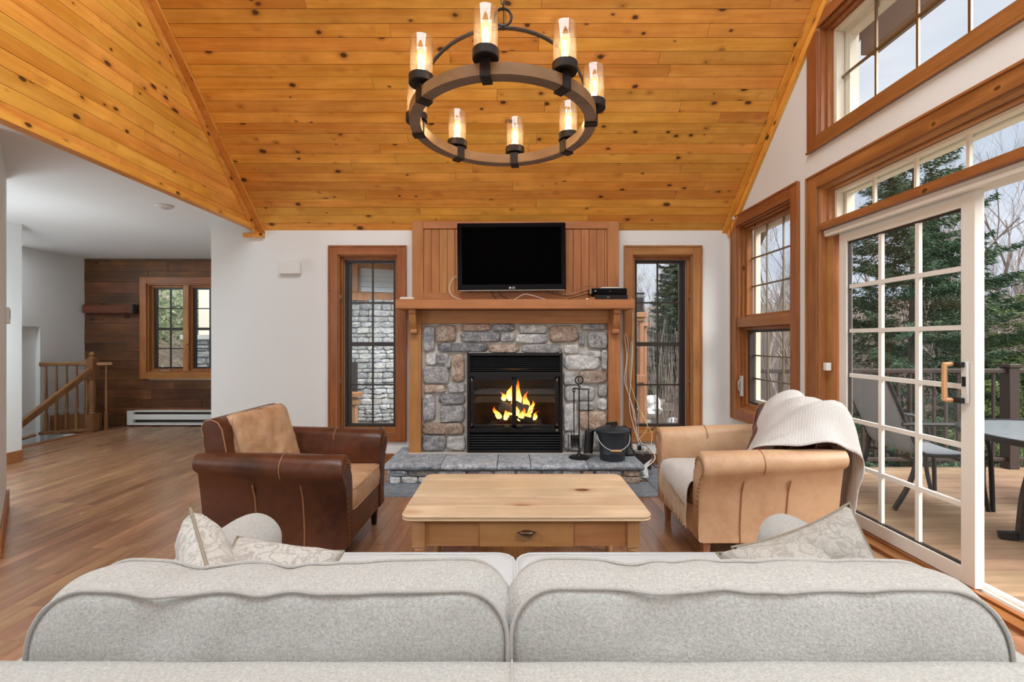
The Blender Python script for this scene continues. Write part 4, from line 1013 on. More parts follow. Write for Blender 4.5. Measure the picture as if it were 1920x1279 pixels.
cable('cable', 'grey cable rising over the corner of the receiver', [(.42, 4.69, MZ+.01), (.55, 4.72, MZ+.06), (.68, 4.74, MZ+.13), (.78, 4.74, MZ+.15), (.86, 4.70, MZ+.125)], .0026, 'chrome', g)

# ================================================================== FIRE TOOLS, BUCKET ON THE HEARTH
HZ = .1825
ft = thing('fire_tool_set', 'black iron stand with poker, brush and shovel on the hearth', 'fireplace tools', (.625, 4.47, HZ))
X0, Y0 = .625, 4.47
MB().lathe([(0, 0), (.094, 0), (.096, .006), (.085, .014), (.03, .022), (.014, .045), (.010, .07), (0, .07)], (X0, Y0, HZ), 28).build('base', M['iron'], ft, smooth=True)
MB().tube([(X0, Y0, HZ+.06), (X0, Y0, .835)], .0065, 8).build('pole', M['iron'], ft, smooth=True)
rg = MB().tube([(X0+.0+.036*cos(a), Y0, .905+.036*sin(a)) for a in [2*PI*k/24 for k in range(24)]], .006, 8, closed=True)
rg.tube(catmull([(X0, Y0, .869), (X0-.012, Y0, .855), (X0+.008, Y0, .845), (X0, Y0, .83)], 4), .006, 8); rg.build('ring_handle', M['iron'], ft, smooth=True)
MB().tube(catmull([(X0-.055, Y0-.01, .82), (X0-.035, Y0, .83), (X0, Y0, .825), (X0+.05, Y0, .82), (X0+.082, Y0, .822), (X0+.09, Y0-.015, .80)], 4), .0055, 8).build('hook_bar', M['iron'], ft, smooth=True)
def twist(x, y, za, zb_): 
    m = MB().tube([(x, y, za), (x, y, zb_)], .0045, 6)
    n = 60; m.tube([(x+.008*cos(k*.9), y+.008*sin(k*.9), za+(zb_-za)*(.5+.5*k/n)*1.0) for k in range(n)], .0022, 5); return m
m = twist(X0-.05, Y0-.012, .40, .81); m.tube([(X0-.05+.012*cos(a), Y0-.012, .815+.018*sin(a)) for a in [2*PI*k/14 for k in range(14)]], .004, 6, closed=True); m.build('poker', M['iron'], ft, smooth=True)
m = twist(X0+.085, Y0-.012, .42, .80); m.build('shovel_rod', M['iron'], ft, smooth=True)
sh = MB().grid(lambda u, v: (X0+.045+.085*u+.018*(v-.5), Y0-.03-.03*(1-(2*u-1)**2)+.02*v, .24+.19*v+.012*abs(2*u-1)*(1 if v > .5 else -1)), 8, 6)
sh.add([(v.x, v.y+.004, v.z) for v in sh.v], [tuple(reversed(f)) for f in sh.f]); sh.xf(Matrix.Identity(4)); sh.build('shovel_pan', M['black'], ft, smooth=True)
b = MB().box(X0-.085, X0-.0, Y0-.045, Y0-.022, .365, .40); b.build('brush_head', M['iron'], ft, bevel=.004)
m = MB()
for i in range(26):
    for j in range(3):
        x = X0-.082+i*.0031; m.tube([(x, Y0-.04+j*.007, .366), (x+rnd.uniform(-.004, .004), Y0-.042+j*.008, .29+rnd.uniform(-.015, .015))], .0012, 3, cap=False)
m.build('brush_bristles', M['black'], ft, kind='stuff')
m = MB().tube([(X0-.075, Y0-.012, .42), (X0-.072, Y0-.03, .40)], .004, 6).tube(catmull([(X0-.10, Y0-.0, .40), (X0-.10, Y0, .27), (X0-.105, Y0, .24), (X0-.115, Y0, .245)], 4), .0035, 6); m.build('poker_tip', M['iron'], ft, smooth=True)
bk = thing('ash_bucket', 'dark blue-grey lidded ash bucket with bail handle on the hearth', 'bucket', (.925, 4.42, HZ))
BX, BY = .925, 4.42
MB().lathe([(0, 0), (.112, 0), (.114, .004), (.115, .06), (.117, .062), (.117, .068), (.116, .07), (.134, .23), (.146, .262), (.150, .266), (.150, .272), (.143, .27), (.0, .27)], (BX, BY, HZ), 40).build('body', M['bucket'], bk, smooth=True)
MB().lathe([(.154, .262), (.156, .270), (.152, .276), (.12, .292), (.06, .306), (0, .310)], (BX, BY, HZ), 40).build('lid', M['bucket'], bk, smooth=True)
MB().tube(catmull([(BX-.012, BY-.04, HZ+.305), (BX-.012, BY-.04, HZ+.325), (BX, BY-.04, HZ+.332), (BX+.014, BY-.04, HZ+.325), (BX+.014, BY-.04, HZ+.305)], 4), .007, 8).build('lid_handle', M['black'], bk, smooth=True)
bl = [(BX-.150, BY, HZ+.235)]; 
for k in range(1, 16):
    a = PI*k/16; bl.append((BX-.150*cos(a), BY-.155*sin(a)**.6, HZ+.235-.125*sin(a)))
bl.append((BX+.150, BY, HZ+.235)); MB().tube(bl, .003, 6).build('bail', M['metalw'], bk, smooth=True)
p0, p1 = Vector(bl[7]), Vector(bl[9]); p0.x -= .02; p1.x += .02; p0.z = p1.z = bl[8][2]; p0.y = p1.y = bl[8][1]; MB().tube([p0, p0+(p1-p0)*.1, (p0+p1)/2, p1-(p1-p0)*.1, p1], .01, 10, rr=[.008, .010, .0105, .010, .008]).build('wooden_grip', M['tablez'], bk, smooth=True)
for sx_ in (-1, 1): MB().box(BX+sx_*.146-.006, BX+sx_*.146+.006, BY-.012, BY+.012, HZ+.215, HZ+.255).build('bail_lug', M['bucket'], bk, bevel=.002)
lp = thing('black_panel', 'black flat panel leaning on the wall behind the ash bucket', 'panel', (.99, 4.63, HZ))
b = MB().box(-.055, .055, -.008, .008, 0, .30); b.xf(Matrix.Translation(Vector((1.0, 4.645, HZ+.002))) @ Matrix.Rotation(R(-5), 4, 'X') @ Matrix.Rotation(R(-6), 4, 'Y')); b.build('panel', M['black'], lp, bevel=.003)
cn = thing('canister', 'dark cylindrical canister standing right of the ash bucket', 'canister', (1.115, 4.60, HZ))
MB().lathe([(0, 0), (.075, 0), (.082, .01), (.08, .03), (.06, .05), (.045, .07), (.045, .235), (.04, .25), (0, .25)], (1.10, 4.60, HZ), 24).build('body', M['black'], cn, smooth=True)
MB().tube(catmull([(1.055, 4.60, HZ+.20), (1.05, 4.58, HZ+.26), (1.075, 4.57, HZ+.275), (1.09, 4.58, HZ+.245)], 5), .012, 8).build('handle', M['black'], cn, smooth=True)

# ================================================================== CABLES RIGHT OF THE FIREPLACE
g = 'cables hanging right of the fireplace'
def fall(lab, mat, r, pts, y=4.72):
    cable('hanging_cable', lab, [P(a, b, yy) for a, b, yy in pts], r, mat, g, 6)
fall('white cable dropping from the mantel end beside the window', 'plastw', .0035, [(1184, 560, 4.60), (1188, 575, 4.62), (1187, 640, 4.86), (1184, 700, 4.86), (1180, 760, 4.86), (1188, 800, 4.86), (1200, 838, 4.80), (1206, 855, 4.72)])
fall('yellow cable hanging straight then bowing right', 'yel', .0035, [(1186, 585, 4.86), (1185, 650, 4.87), (1182, 715, 4.87), (1196, 760, 4.86), (1212, 795, 4.85), (1222, 815, 4.84), (1220, 840, 4.80)])
fall('beige cable bundled against the window casing', 'cream', .004, [(1173, 625, 4.89), (1178, 650, 4.89), (1174, 700, 4.89), (1177, 735, 4.88), (1190, 775, 4.86), (1195, 815, 4.85), (1212, 845, 4.80)])
fall('grey cable curving down behind the canister', 'chrome', .004, [(1184, 640, 4.88), (1180, 690, 4.88), (1184, 740, 4.87), (1196, 790, 4.87), (1197, 830, 4.82)])
fall('second beige cable twisting beside the fireplace pilaster', 'cream', .0045, [(1170, 628, 4.885), (1175, 670, 4.88), (1171, 715, 4.88), (1182, 750, 4.87), (1190, 790, 4.86)])
fall('pale yellow cable looping near the floor', 'yel', .003, [(1200, 770, 4.86), (1214, 800, 4.86), (1200, 822, 4.84), (1192, 812, 4.84)])
fall('black cable curling from the plugs to the floor', 'black', .0035, [(1198, 835, 4.8), (1212, 838, 4.75), (1225, 856, 4.65), (1233, 872, 4.6)])
fall('second black cable lying in a loop by the baseboard', 'black', .0035, [(1190, 842, 4.8), (1202, 862, 4.65), (1220, 870, 4.6), (1232, 878, 4.55)])
fall('white extension lead spilling over the hearth edge', 'plastw', .0045, [(1206, 838, 4.8), (1222, 845, 4.7), (1228, 860, 4.6), (1218, 872, 4.45), (1207, 880, 4.36), (1210, 893, 4.33)])
m = MB()
for k in range(5):
    m.tube(catmull([P(1222-k*2, 862+k*3, 4.5), P(1206+k, 876+k*2, 4.36), P(1214-k, 890, 4.33), P(1203+k*3, 896, 4.32), P(1212, 884-k*2, 4.38), P(1200+k*2, 880+k*3, 4.30)], 6), .004, 6)
o = m.build('cable_tangle', M['plastw'], smooth=True); tag(o, 'white tangled cable heap on the floor beside the hearth end', 'cable')
pw = thing('power_strip', 'silver power strip with plugs behind the right end of the hearth', 'power strip', (1.27, 4.80, .14))
MB().box(1.17, 1.36, 4.74, 4.80, .155, .19).build('strip', M['chrome'], pw, bevel=.005)
for k in range(3): MB().box(1.19+k*.055, 1.225+k*.055, 4.735, 4.775, .19, .245-k*.012).build('plug', M['metalw'] if k != 1 else M['black'], pw, bevel=.005)
MB().box(1.155, 1.37, 4.72, 4.90, .0, .155).build('plug_box', M['dark'], pw)
ol = thing('outlet_plate', 'tiny white outlet plate low on the wall right of the window', 'outlet', (2.02, YB, .42))
MB().box(2.0, 2.07, YB-.012, YB, .375, .40).build('plate', M['plastw'], ol, bevel=.003)
wb2 = thing('wall_chime', 'small white wall-mounted box on the wall left of the fireplace', 'chime box', (P(546, 503, YB).x, YB, 1.95))
a_, b_ = P(527, 515, YB), P(566, 493, YB)
MB().box(a_.x, b_.x, YB-.05, YB-.012, a_.z, b_.z).build('cover', M['plastw'], wb2, bevel=.006); MB().box(a_.x+.01, b_.x-.01, YB-.012, YB, a_.z+.01, b_.z-.01).build('base_plate', M['plastw'], wb2)
th = thing('thermostat', 'white thermostat with small dark display on the angled left wall', 'thermostat', (-3.68, 3.48, 1.3))
nn = Vector((1, 1, 0)).normalized(); tt = Vector((1, -1, 0)).normalized(); cc = A + tt*.17
# centre of the plate so that it sits where the wall meets the left frame edge
def tb(u0, u1, z0, z1, d0, d1):
    q = [cc+tt*u0+nn*d0, cc+tt*u1+nn*d0, cc+tt*u1+nn*d1, cc+tt*u0+nn*d1]
    return MB().prism([(v.x, v.y) for v in q], 2, z0, z1)
# ceiling corner reflects at x 0..12 px
cc = A + tt*.135
tb(-.075, .06, 1.40, 1.52, 0, .022).build('housing', M['plastw'], th, bevel=.004); tb(-.03, .045, 1.435, 1.50, .022, .024).build('display', M['burg'], th); tb(-.105, -.072, 1.41, 1.45, 0, .018).build('cover_lip', M['plastw'], th, bevel=.003)
# ================================================================== CHANDELIER
CX, CY, CZ, CR = -.043, 2.30, 2.283, .42
ch = thing('chandelier', 'round wood-ring chandelier with eight seeded glass cylinder lamps', 'chandelier', (CX, CY, CZ+.05))
def ring(r0, r1, z0, z1, n=96):
    m = MB()
    return m.grid(lambda u, v: (CX+[r0, r1, r1, r0][round(v*4) % 4]*cos(2*PI*u), CY+[r0, r1, r1, r0][round(v*4) % 4]*sin(2*PI*u), [z0, z0, z1, z1][round(v*4) % 4]), n, 4, cu=True, cv=True)
ring(CR-.028, CR+.018, CZ, CZ+.052).build('ring', M['ring'], ch, smooth=True)
ring(CR+.018, CR+.0205, CZ+.002, CZ+.050).build('outer_band', M['ringo'], ch, smooth=True)
ring(CR-.0305, CR-.028, CZ+.002, CZ+.050).build('inner_band', M['ringo'], ch, smooth=True)
for i in range(8):
    a = R(-90 - 8 + 45*i) ; dx, dy = cos(a), sin(a)
    Mx = Matrix.Translation(Vector((CX, CY, 0))) @ Matrix.Rotation(a, 4, 'Z')
    z1 = CZ+.052
    b = MB().box(CR-.036, CR-.030, -.021, .021, CZ-.006, z1+.004).box(CR+.020, CR+.026, -.021, .021, CZ-.006, z1+.014).box(CR-.036, CR+.026, -.021, .021, CZ-.008, CZ-.001).box(CR-.036, CR+.026, -.021, .021, z1+.0, z1+.006)
    arm = b.xf(Mx).build('ring_clamp', M['bronze'], ch, bevel=.0015)
    cx, cy = CX+(CR+.010)*dx, CY+(CR+.010)*dy; zb_ = z1+.014
    MB().lathe([(0, 0), (.050, 0), (.053, .003), (.053, .036), (.051, .038), (.047, .032), (.0, .032)], (cx, cy, zb_), 28).build('lamp_cup', M['bronze'], arm, smooth=True)
    MB().lathe([(0, -.014), (.018, -.014), (.018, .0), (0, 0)], (cx, cy, zb_), 14).build('cup_stem', M['bronze'], arm, smooth=True)
    MB().lathe([(.0485, .030), (.0485, .195), (.0475, .198), (.0462, .195), (.0462, .033)], (cx, cy, zb_), 32).build('glass_shade', M['seedy'], arm, smooth=True, recalc=False)
    MB().lathe([(.012, .030), (.013, .055), (.022, .085), (.027, .110), (.024, .135), (.012, .150), (0, .154)], (cx, cy, zb_), 16).build('bulb', M['bulb'], arm, smooth=True)
    f = MB().lathe([(0, .032), (.011, .032), (.011, .05), (0, .05)], (cx, cy, zb_), 10)
    f.build('bulb_base', M['brass'], arm, smooth=True)
    f = MB()
    for k in range(6):
        t0 = 2*PI*k/6; f.tube([(cx+.010*cos(t0), cy+.010*sin(t0), zb_+.062), (cx+.014*cos(t0+.3), cy+.014*sin(t0+.3), zb_+.095), (cx+.009*cos(t0+.5), cy+.009*sin(t0+.5), zb_+.132)], .0014, 4, cap=False)
    f.build('filament', M['fil'], arm)
    l = bpy.data.lights.new('bulb_light', 'POINT'); l.energy = 1.6; l.color = (1, .70, .40); l.shadow_soft_size = .02
    lo = bpy.data.objects.new('bulb_light', l); C.objects.link(lo); lo.parent = ch; lo.location = Vector((cx, cy, zb_+.10)) - wloc(ch)
# two flat arched straps up to the hub
hubz = CZ+.50
pts = []
for k in range(25):
    t = PI*k/24; pts.append((CX-(CR-.01)*cos(t), CY+.02*0, CZ+.06+(hubz-CZ-.06)*sin(t)**.85))
m = MB()
for i in range(24): m.bar(pts[i], Vector(pts[i+1])+(Vector(pts[i+1])-Vector(pts[i]))*.06, .022, .007, up=(0, 0, 1) if abs(pts[i][0]-CX) < .3 else (1, 0, 0))
m.build('arched_strap', M['bronze'], ch)
MB().tube([(CX+.040*cos(a), CY, hubz+.054+.043*sin(a)) for a in [2*PI*k/24 for k in range(24)]], .0065, 8, closed=True).build('top_ring', M['bronze'], ch, smooth=True)
MB().lathe([(0, 0), (.014, 0), (.016, .006), (.008, .014), (0, .014)], (CX, CY, hubz-.004), 14).build('hub', M['bronze'], ch, smooth=True)
z = hubz+.105; k = 0
while z < zc(CY)-.05:
    pl = [(CX+(.010*cos(a) if k % 2 else 0), CY+(0 if k % 2 else .010*cos(a)), z+.019*sin(a)) for a in [2*PI*q/12 for q in range(12)]]
    MB().tube(pl, .0028, 5, closed=True).build('chain_link', M['bronze'], ch, smooth=True); z += .030; k += 1
MB().tube([(CX+.003, CY, hubz), (CX+.004, CY, hubz+.5), (CX, CY, zc(CY)-.02)], .0028, 5).build('cord', M['black'], ch, smooth=True)
MB().lathe([(0, 0), (.06, 0), (.06, .02), (0, .06)], (CX, CY, zc(CY)-.07), 20).build('canopy', M['bronze'], ch, smooth=True)

ch.rotation_euler = (R(-2.5), 0, 0)
# ================================================================== COFFEE TABLE
ct = thing('coffee_table', 'low waxed pine coffee table with a drawer and turned legs', 'coffee table', (.07, 2.6, 0))
def rrect(x0, x1, y0, y1, r, n=6):
    pts = []
    for cx, cy, a0 in ((x1-r, y1-r, 0), (x0+r, y1-r, 90), (x0+r, y0+r, 180), (x1-r, y0+r, 270)):
        for k in range(n+1): a = R(a0+90*k/n); pts.append((cx+r*cos(a), cy+r*sin(a)))
    return pts
TX0, TX1, TY0, TY1, TZ = -.523, .660, 2.238, 2.955, .452
nb = 5
MB().prism(rrect(TX0, TX1, TY0, TY1, .05), 2, TZ-.027, TZ-.0135).build('top_underside', M['table'], ct, bevel=.006)
for i in range(nb):
    y0 = TY0+(TY1-TY0)*i/nb; y1 = TY0+(TY1-TY0)*(i+1)/nb; r = .05
    full = rrect(TX0, TX1, TY0, TY1, r)
    if i == 0: poly = [(TX0, y1)] + [p for p in full if p[1] < y1-.001 and p[1] < TY0+r+.001] + [(TX1, y1)]
    elif i == nb-1: poly = [(TX1, y0)] + [p for p in full if p[1] > y0 and p[1] > TY1-r-.001] + [(TX0, y0)]
    else: poly = [(TX0, y0), (TX1, y0), (TX1, y1), (TX0, y1)]
    if i == 0: poly = [(TX0, y1-.0004)] + sorted([p for p in poly[1:-1] if p[0] < (TX0+TX1)/2], key=lambda p: -p[1]) + sorted([p for p in poly[1:-1] if p[0] > (TX0+TX1)/2], key=lambda p: p[1]) + [(TX1, y1-.0004)]
    MB().prism(poly, 2, TZ-.013, TZ).build('top_board', M['table'], ct, bevel=.0012 if 0 < i < nb-1 else .003)
AX0, AX1, AY0, AY1 = -.455, .592, 2.298, 2.895
for x0, x1, y0, y1, mt in ((AX0, -.159, AY0, AY0+.02, 'tablef'), (.298, AX1, AY0, AY0+.02, 'tablef'), (AX0, AX1, AY1-.02, AY1, 'table'), (AX0, AX0+.02, AY0, AY1, 'table'), (AX1-.02, AX1, AY0, AY1, 'table')):
    MB().box(x0, x1, y0, y1, .288, TZ-.027).build('apron', M[mt], ct, bevel=.002)
dr = MB().box(-.156, .295, AY0-.004, AY0+.016, .286, .418).build('drawer', M['tablef'], ct, bevel=.003)
px_ = .070; dy = AY0-.004
m = MB().lathe([(0, 0), (.036, 0), (.038, .003), (.030, .013), (.012, .018), (0, .018)], (0, 0, 0), 24)
m.xf(Matrix.Translation(Vector((px_, dy, .352))) @ Matrix.Rotation(R(90), 4, 'X') @ Matrix.Scale(.42, 4, (0, 1, 0)))
m.tube(catmull([(px_-.04, dy-.004, .358), (px_-.034, dy-.016, .352), (px_-.022, dy-.024, .336), (px_, dy-.027, .331), (px_+.022, dy-.024, .336), (px_+.034, dy-.016, .352), (px_+.04, dy-.004, .358)], 4), .0045, 8)
m.lathe([(0, 0), (.008, .002), (.006, .01), (0, .012)], (0, 0, 0), 10) if False else None
m.build('bail_pull', M['brass'], dr, smooth=True)
for x, y in ((-.445, 2.315), (.580, 2.315), (-.445, 2.875), (.580, 2.875)):
    m = MB().box(x-.029, x+.029, y-.029, y+.029, .285, TZ-.027)
    m.lathe([(.0, 0), (.017, 0), (.021, .02), (.024, .05), (.019, .06), (.023, .07), (.028, .12), (.031, .19), (.028, .225), (.020, .238), (.027, .245), (.029, .252), (.020, .259), (.027, .266), (.028, .272), (.022, .28), (.026, .286), (0, .286)], (x, y, 0), 22)
    m.build('leg', M['tablez'], ct, smooth=True, sharp=50)

# ================================================================== soft shapes
def box_cushion(outline, thick, bulge, fr, seed=0, wr=.004, wsc=9, bx_b=.012, puff=.6, nring=14, nbox=8, stretch=(1, 1, 1)):
    # outline: closed list of (a, b) ; fr(a, b, c) -> world, c runs 0 (back face) .. thick (front face)
    n = len(outline); ca = sum(p[0] for p in outline)/n; cb = sum(p[1] for p in outline)/n
    m = MB(); vs = []; rows = []
    def row(sc, c, e=1.0):
        r = []
        for (a, b) in outline:
            aa = ca+(a-ca)*sc; bb = cb+(b-cb)*sc; vs.append((aa, bb, c)); r.append(len(vs)-1)
        rows.append(r)
    rs = [i/nring for i in range(1, nring+1)]
    def h(s): return bulge*(1-s**2.6)**puff if s < 1 else 0
    vs.append((ca, cb, -h(0))); c0 = 0
    for s in rs: row(s, -h(s))
    size = max(max(p[0] for p in outline)-ca, max(p[1] for p in outline)-cb)
    for i in range(1, nbox): t = i/nbox; row(1+bx_b/size*sin(PI*t), thick*t)
    for s in reversed(rs): row(s, thick+h(s))
    vs.append((ca, cb, thick+h(0))); c1 = len(vs)-1
    fs = [(c0, rows[0][k], rows[0][(k+1) % n]) for k in range(n)]
    for i in range(len(rows)-1): fs += [(rows[i][k], rows[i+1][k], rows[i+1][(k+1) % n], rows[i][(k+1) % n]) for k in range(n)]
    fs += [(c1, rows[-1][(k+1) % n], rows[-1][k]) for k in range(n)]
    # wrinkles along c on the faces / boxing
    out = []
    for (a, b, c) in vs:
        q = (a*stretch[0], b*stretch[1], c*stretch[2])
        d = wr*(nz3(q, wsc, seed)+.5*nz3(q, wsc*2.3, seed+5))
        sg = -1 if c < thick*.5 else 1
        if 0 < c < thick:
            da, db = a-ca, b-cb; L = math.hypot(da, db) or 1; out.append(fr(a+da/L*d, b+db/L*d, c))
        else: out.append(fr(a, b, c+sg*d))
    m.add(out, fs)
    seam0 = [fr(a, b, 0) for a, b in outline]; seam1 = [fr(a, b, thick) for a, b in outline]
    return m, seam0, seam1
def rr_outline(a0, a1, b0, b1, rs, n=10, ne=14, wave=0, seed=0):
    # rs: radii for (a1,b1),(a0,b1),(a0,b0),(a1,b0); evenly resampled
    pts = []
    for (cx, cy, a_, r, sx, sy) in ((a1, b1, 0, rs[0], -1, -1), (a0, b1, 90, rs[1], 1, -1), (a0, b0, 180, rs[2], 1, 1), (a1, b0, 270, rs[3], -1, 1)):
        ox, oy = cx+sx*r, cy+sy*r
        for k in range(n+1): t = R(a_+90*k/n); pts.append(Vector((ox+r*cos(t), oy+r*sin(t))))
    out = []; L = [0]
    for i in range(len(pts)): L.append(L[-1]+(pts[(i+1) % len(pts)]-pts[i]).length)
    tot = L[-1]; N = ne*8
    for k in range(N):
        s = tot*k/N; i = max(j for j in range(len(L)) if L[j] <= s+1e-9); i = min(i, len(pts)-1)
        t = (s-L[i])/max(L[i+1]-L[i], 1e-9); p = pts[i].lerp(pts[(i+1) % len(pts)], t)
        if wave: p = p + Vector((nz3((p.x, p.y, 0), 6, seed), nz3((p.x, p.y, 1), 6, seed+3)))*wave
        out.append((p.x, p.y))
    return out

# ================================================================== SOFA
sf = thing('sofa', 'cream chenille sofa seen from behind with two loose back cushions', 'sofa', (.02, 1.2, 0))
m = MB()
def sofa_back(u, v):
    X = -1.115+2.265*u; path = [(.60,.10),(.59,.40),(.60,.66),(.625,.708),(.67,.728),(.76,.730),(.82,.722),(.84,.69),(.84,.30)]
    f = v*8; k = min(int(f), 7); t = f-k; y = path[k][0]*(1-t)+path[k+1][0]*t; z = path[k][1]*(1-t)+path[k+1][1]*t
    z += .004*nz3((X, y, 0), 5) if z > .5 else 0
    return (X, y, z)
m.grid(sofa_back, 90, 24); m.f.append(tuple(range(24, -1, -1))); m.f.append(tuple(90*25+k for k in range(25))); m.build('back_frame', M['sofa'], sf, smooth=True, sharp=60)
MB().tube([(.0, .66, .727), (.0, .70, .7315), (.0, .76, .7325), (.0, .82, .7245)], .002, 6).build('back_seam', M['sofap'], sf, smooth=True)
MB().box(-1.08, 1.11, .66, 1.84, .09, .30).build('base', M['sofa'], sf, bevel=.02)
for x in (-1.04, 1.07):
    for y in (.70, 1.80): MB().lathe([(0, 0), (.02, 0), (.03, .09), (0, .09)], (x, y, 0), 14).build('foot', M['legd'], sf, smooth=True)
def arm_m(x0, x1, seed):
    prof = []; w_ = (x1-x0)/2; xc = (x0+x1)/2
    for k in range(17): a = PI*k/16; prof.append((xc+w_*cos(a)*1.0, .515+.088*sin(a)))
    prof = [(x1-.01, .10)]+prof+[(x0+.01, .10)]; n = len(prof)
    ys = [(.62, 1), (1.2, 1), (1.6, 1), (1.80, 1), (1.84, .98), (1.862, .93), (1.875, .84), (1.88, .7)]
    m = MB(); vs = []
    for (y, s) in ys:
        for (px, pz) in prof: vs.append((xc+(px-xc)*s, y, .10+(pz-.10)*(.94+.06*s) + .003*nz3((px, y, pz), 6, seed)))
    fs = []
    for i in range(len(ys)-1): fs += [(i*n+k, i*n+(k+1) % n, (i+1)*n+(k+1) % n, (i+1)*n+k) for k in range(n)]
    fs += [tuple(range(n-1, -1, -1)), tuple((len(ys)-1)*n+k for k in range(n))]
    return m.add(vs, fs)
arm_m(-1.105, -.885, 1).build('arm', M['sofa'], sf, smooth=True, sharp=50); arm_m(.945, 1.155, 2).build('arm', M['sofa'], sf, smooth=True, sharp=50)
for (x0, x1, sd_) in ((-.882, .010, 3), (.018, .942, 4)):
    ol = rr_outline(x0, x1, .96, 1.885, (.07, .05, .03, .05) if sd_ == 3 else (.05, .07, .05, .03))
    c, s0, s1 = box_cushion(ol, .13, .020, lambda a, b, cc: (a, b, .305+cc), sd_, .003, 5, .010)
    sc_ = c.build('seat_cushion', M['sofal'], sf, smooth=True, sharp=80)
    MB().tube(s1, .005, 6, closed=True).build('piping', M['sofal'], sc_, smooth=True)
# loose back cushions, leaning back slightly
def back_cushion(x0, x1, seed, rs, ztop):
    th = .125
    def fr(a, b, c):      # a = x, b = height, c from rear to front
        t = (b-.45)/.40
        fall = .0
        return Vector((a, .845 + .045*t + c*(1.0-.12*t) + .010*nz3((a, b, 0), 3, seed), b + .012*nz3((a*1.0, c, 0), 3.2, seed+1)*max(0, t)))
    ol = rr_outline(x0, x1, .45, ztop, rs, ne=26)
    c, s0, s1 = box_cushion(ol, th, .030, fr, seed, .0045, 7, .020, .55, 18, 10, stretch=(1.6, .45, .5))
    # a few deep folds across the boxing
    rr_ = random.Random(seed)
    folds = [(rr_.uniform(x0+.2, x1-.2), rr_.uniform(.007, .015), rr_.uniform(-.35, .15)) for _ in range(7)]
    nv = []
    for v in c.v:
        d = 0
        if v.z > .70:
            for (fx_, am, sl) in folds:
                q = (v.x-fx_-sl*(v.y-.95))/.034; d += am*math.exp(-q*q)*min(1, (v.z-.70)/.06)
        for (fx_, am, sl) in folds:
            if v.y < .90:
                q = (v.x-fx_+.10*(.75-v.z))/.045; d2 = am*.55*math.exp(-q*q)*max(0, min(1, (v.z-.62)/.12))*max(0, min(1, (.90-v.y)/.04)); v = Vector((v.x, v.y+d2, v.z))
        nv.append(Vector((v.x, v.y, v.z-d*.55)))
    c.v = nv
    o = c.build('back_cushion', M['sofa'], sf, smooth=True, sharp=85)
    for s in (s0, s1):
        s = [Vector((p[0], p[1] + (-.003 if s is s0 else .003), p[2]+.001)) for p in s]
        s2 = []
        for p in s:
            d = 0
            if p.z > .70:
                for (fx_, am, sl) in folds: q = (p.x-fx_-sl*(p.y-.95))/.034; d += am*math.exp(-q*q)*min(1, (p.z-.70)/.06)
            s2.append(Vector((p.x, p.y, p.z-d*.45)))
        MB().tube(s2, .0040, 8, closed=True).build('piping', M['sofap'], o, smooth=True)
back_cushion(-.882, -.008, 11, (.085, .105, .05, .05), .812)
back_cushion(-.002, .905, 12, (.11, .085, .05, .05), .812)

# ================================================================== THROW PILLOWS ON THE SOFA
def pillow(name, lab, size, th, c, ux, uy, mat, pmat, grp, seed=0, ear=.10, fold=0):
    ux = Vector(ux).normalized(); uy = Vector(uy); uy = (uy-ux*uy.dot(ux)).normalized(); un = ux.cross(uy)
    t_ = thing(name, lab, 'pillow', c, grp); N = 26; cc = Vector(c)
    def pt(u, v, side):
        a = 2*u-1; b = 2*v-1
        e = (1-a**4)*(1-b**4); s = size/2
        x = a*s*(1-.07*(1-b*b)+ear*.4*(abs(a*b))**3); y = b*s*(1-.07*(1-a*a)+ear*.4*(abs(a*b))**3)
        hh = side*th/2*max(e, 0)**.42
        wv = .010*nz3((a*1.5, b*1.5, side), 1.6, seed)+.006*nz3((a*3, b*3, side), 2.0, seed)
        bend = fold*(a*a)*s
        return cc+ux*x+uy*y+un*(hh+wv*min(1, e*2)+bend)
    m = MB().grid(lambda u, v: pt(u, v, 1), N, N); m.grid(lambda u, v: pt(u, v, -1), N, N)
    m.build('cover', M[mat], t_, smooth=True, sharp=80)
    ed = [pt(k/24, 0, 1) for k in range(24)]+[pt(1, k/24, 1) for k in range(24)]+[pt(1-k/24, 1, 1) for k in range(24)]+[pt(0, 1-k/24, 1) for k in range(24)]
    MB().tube(ed, .0045, 6, closed=True).build('cord_edge', M[pmat], t_, smooth=True); return t_
PIL = [
 ('pale damask pillow with brown cord edge leaning on the left sofa arm', .40, .15, (-.865, 1.40, .505), (.60, -.70, -.20), (-.34, .14, .90), 'pill'),
 ('second pale damask pillow lying low beside the left arm pillow', .32, .11, (-.70, 1.36, .56), (1, .05, -.16), (.05, .9, .42), 'pill'),
 ('taupe damask pillow standing on its corner against the right sofa arm', .36, .19, (.945, 1.46, .525), (.80, -.20, .42), (-.40, .25, .78), 'pilr'),
 ('taupe damask pillow lying flat in front of the right corner pillow', .30, .12, (.80, 1.34, .575), (1, .1, .10), (-.1, .9, .40), 'pilr')]
for i, (lab, s_, t_, c_, ux, uy, mt) in enumerate(PIL):
    pillow('throw_pillow', lab, s_, t_, c_, ux, uy, mt, 'pilp', 'throw pillows on the sofa', i*3.3+1)

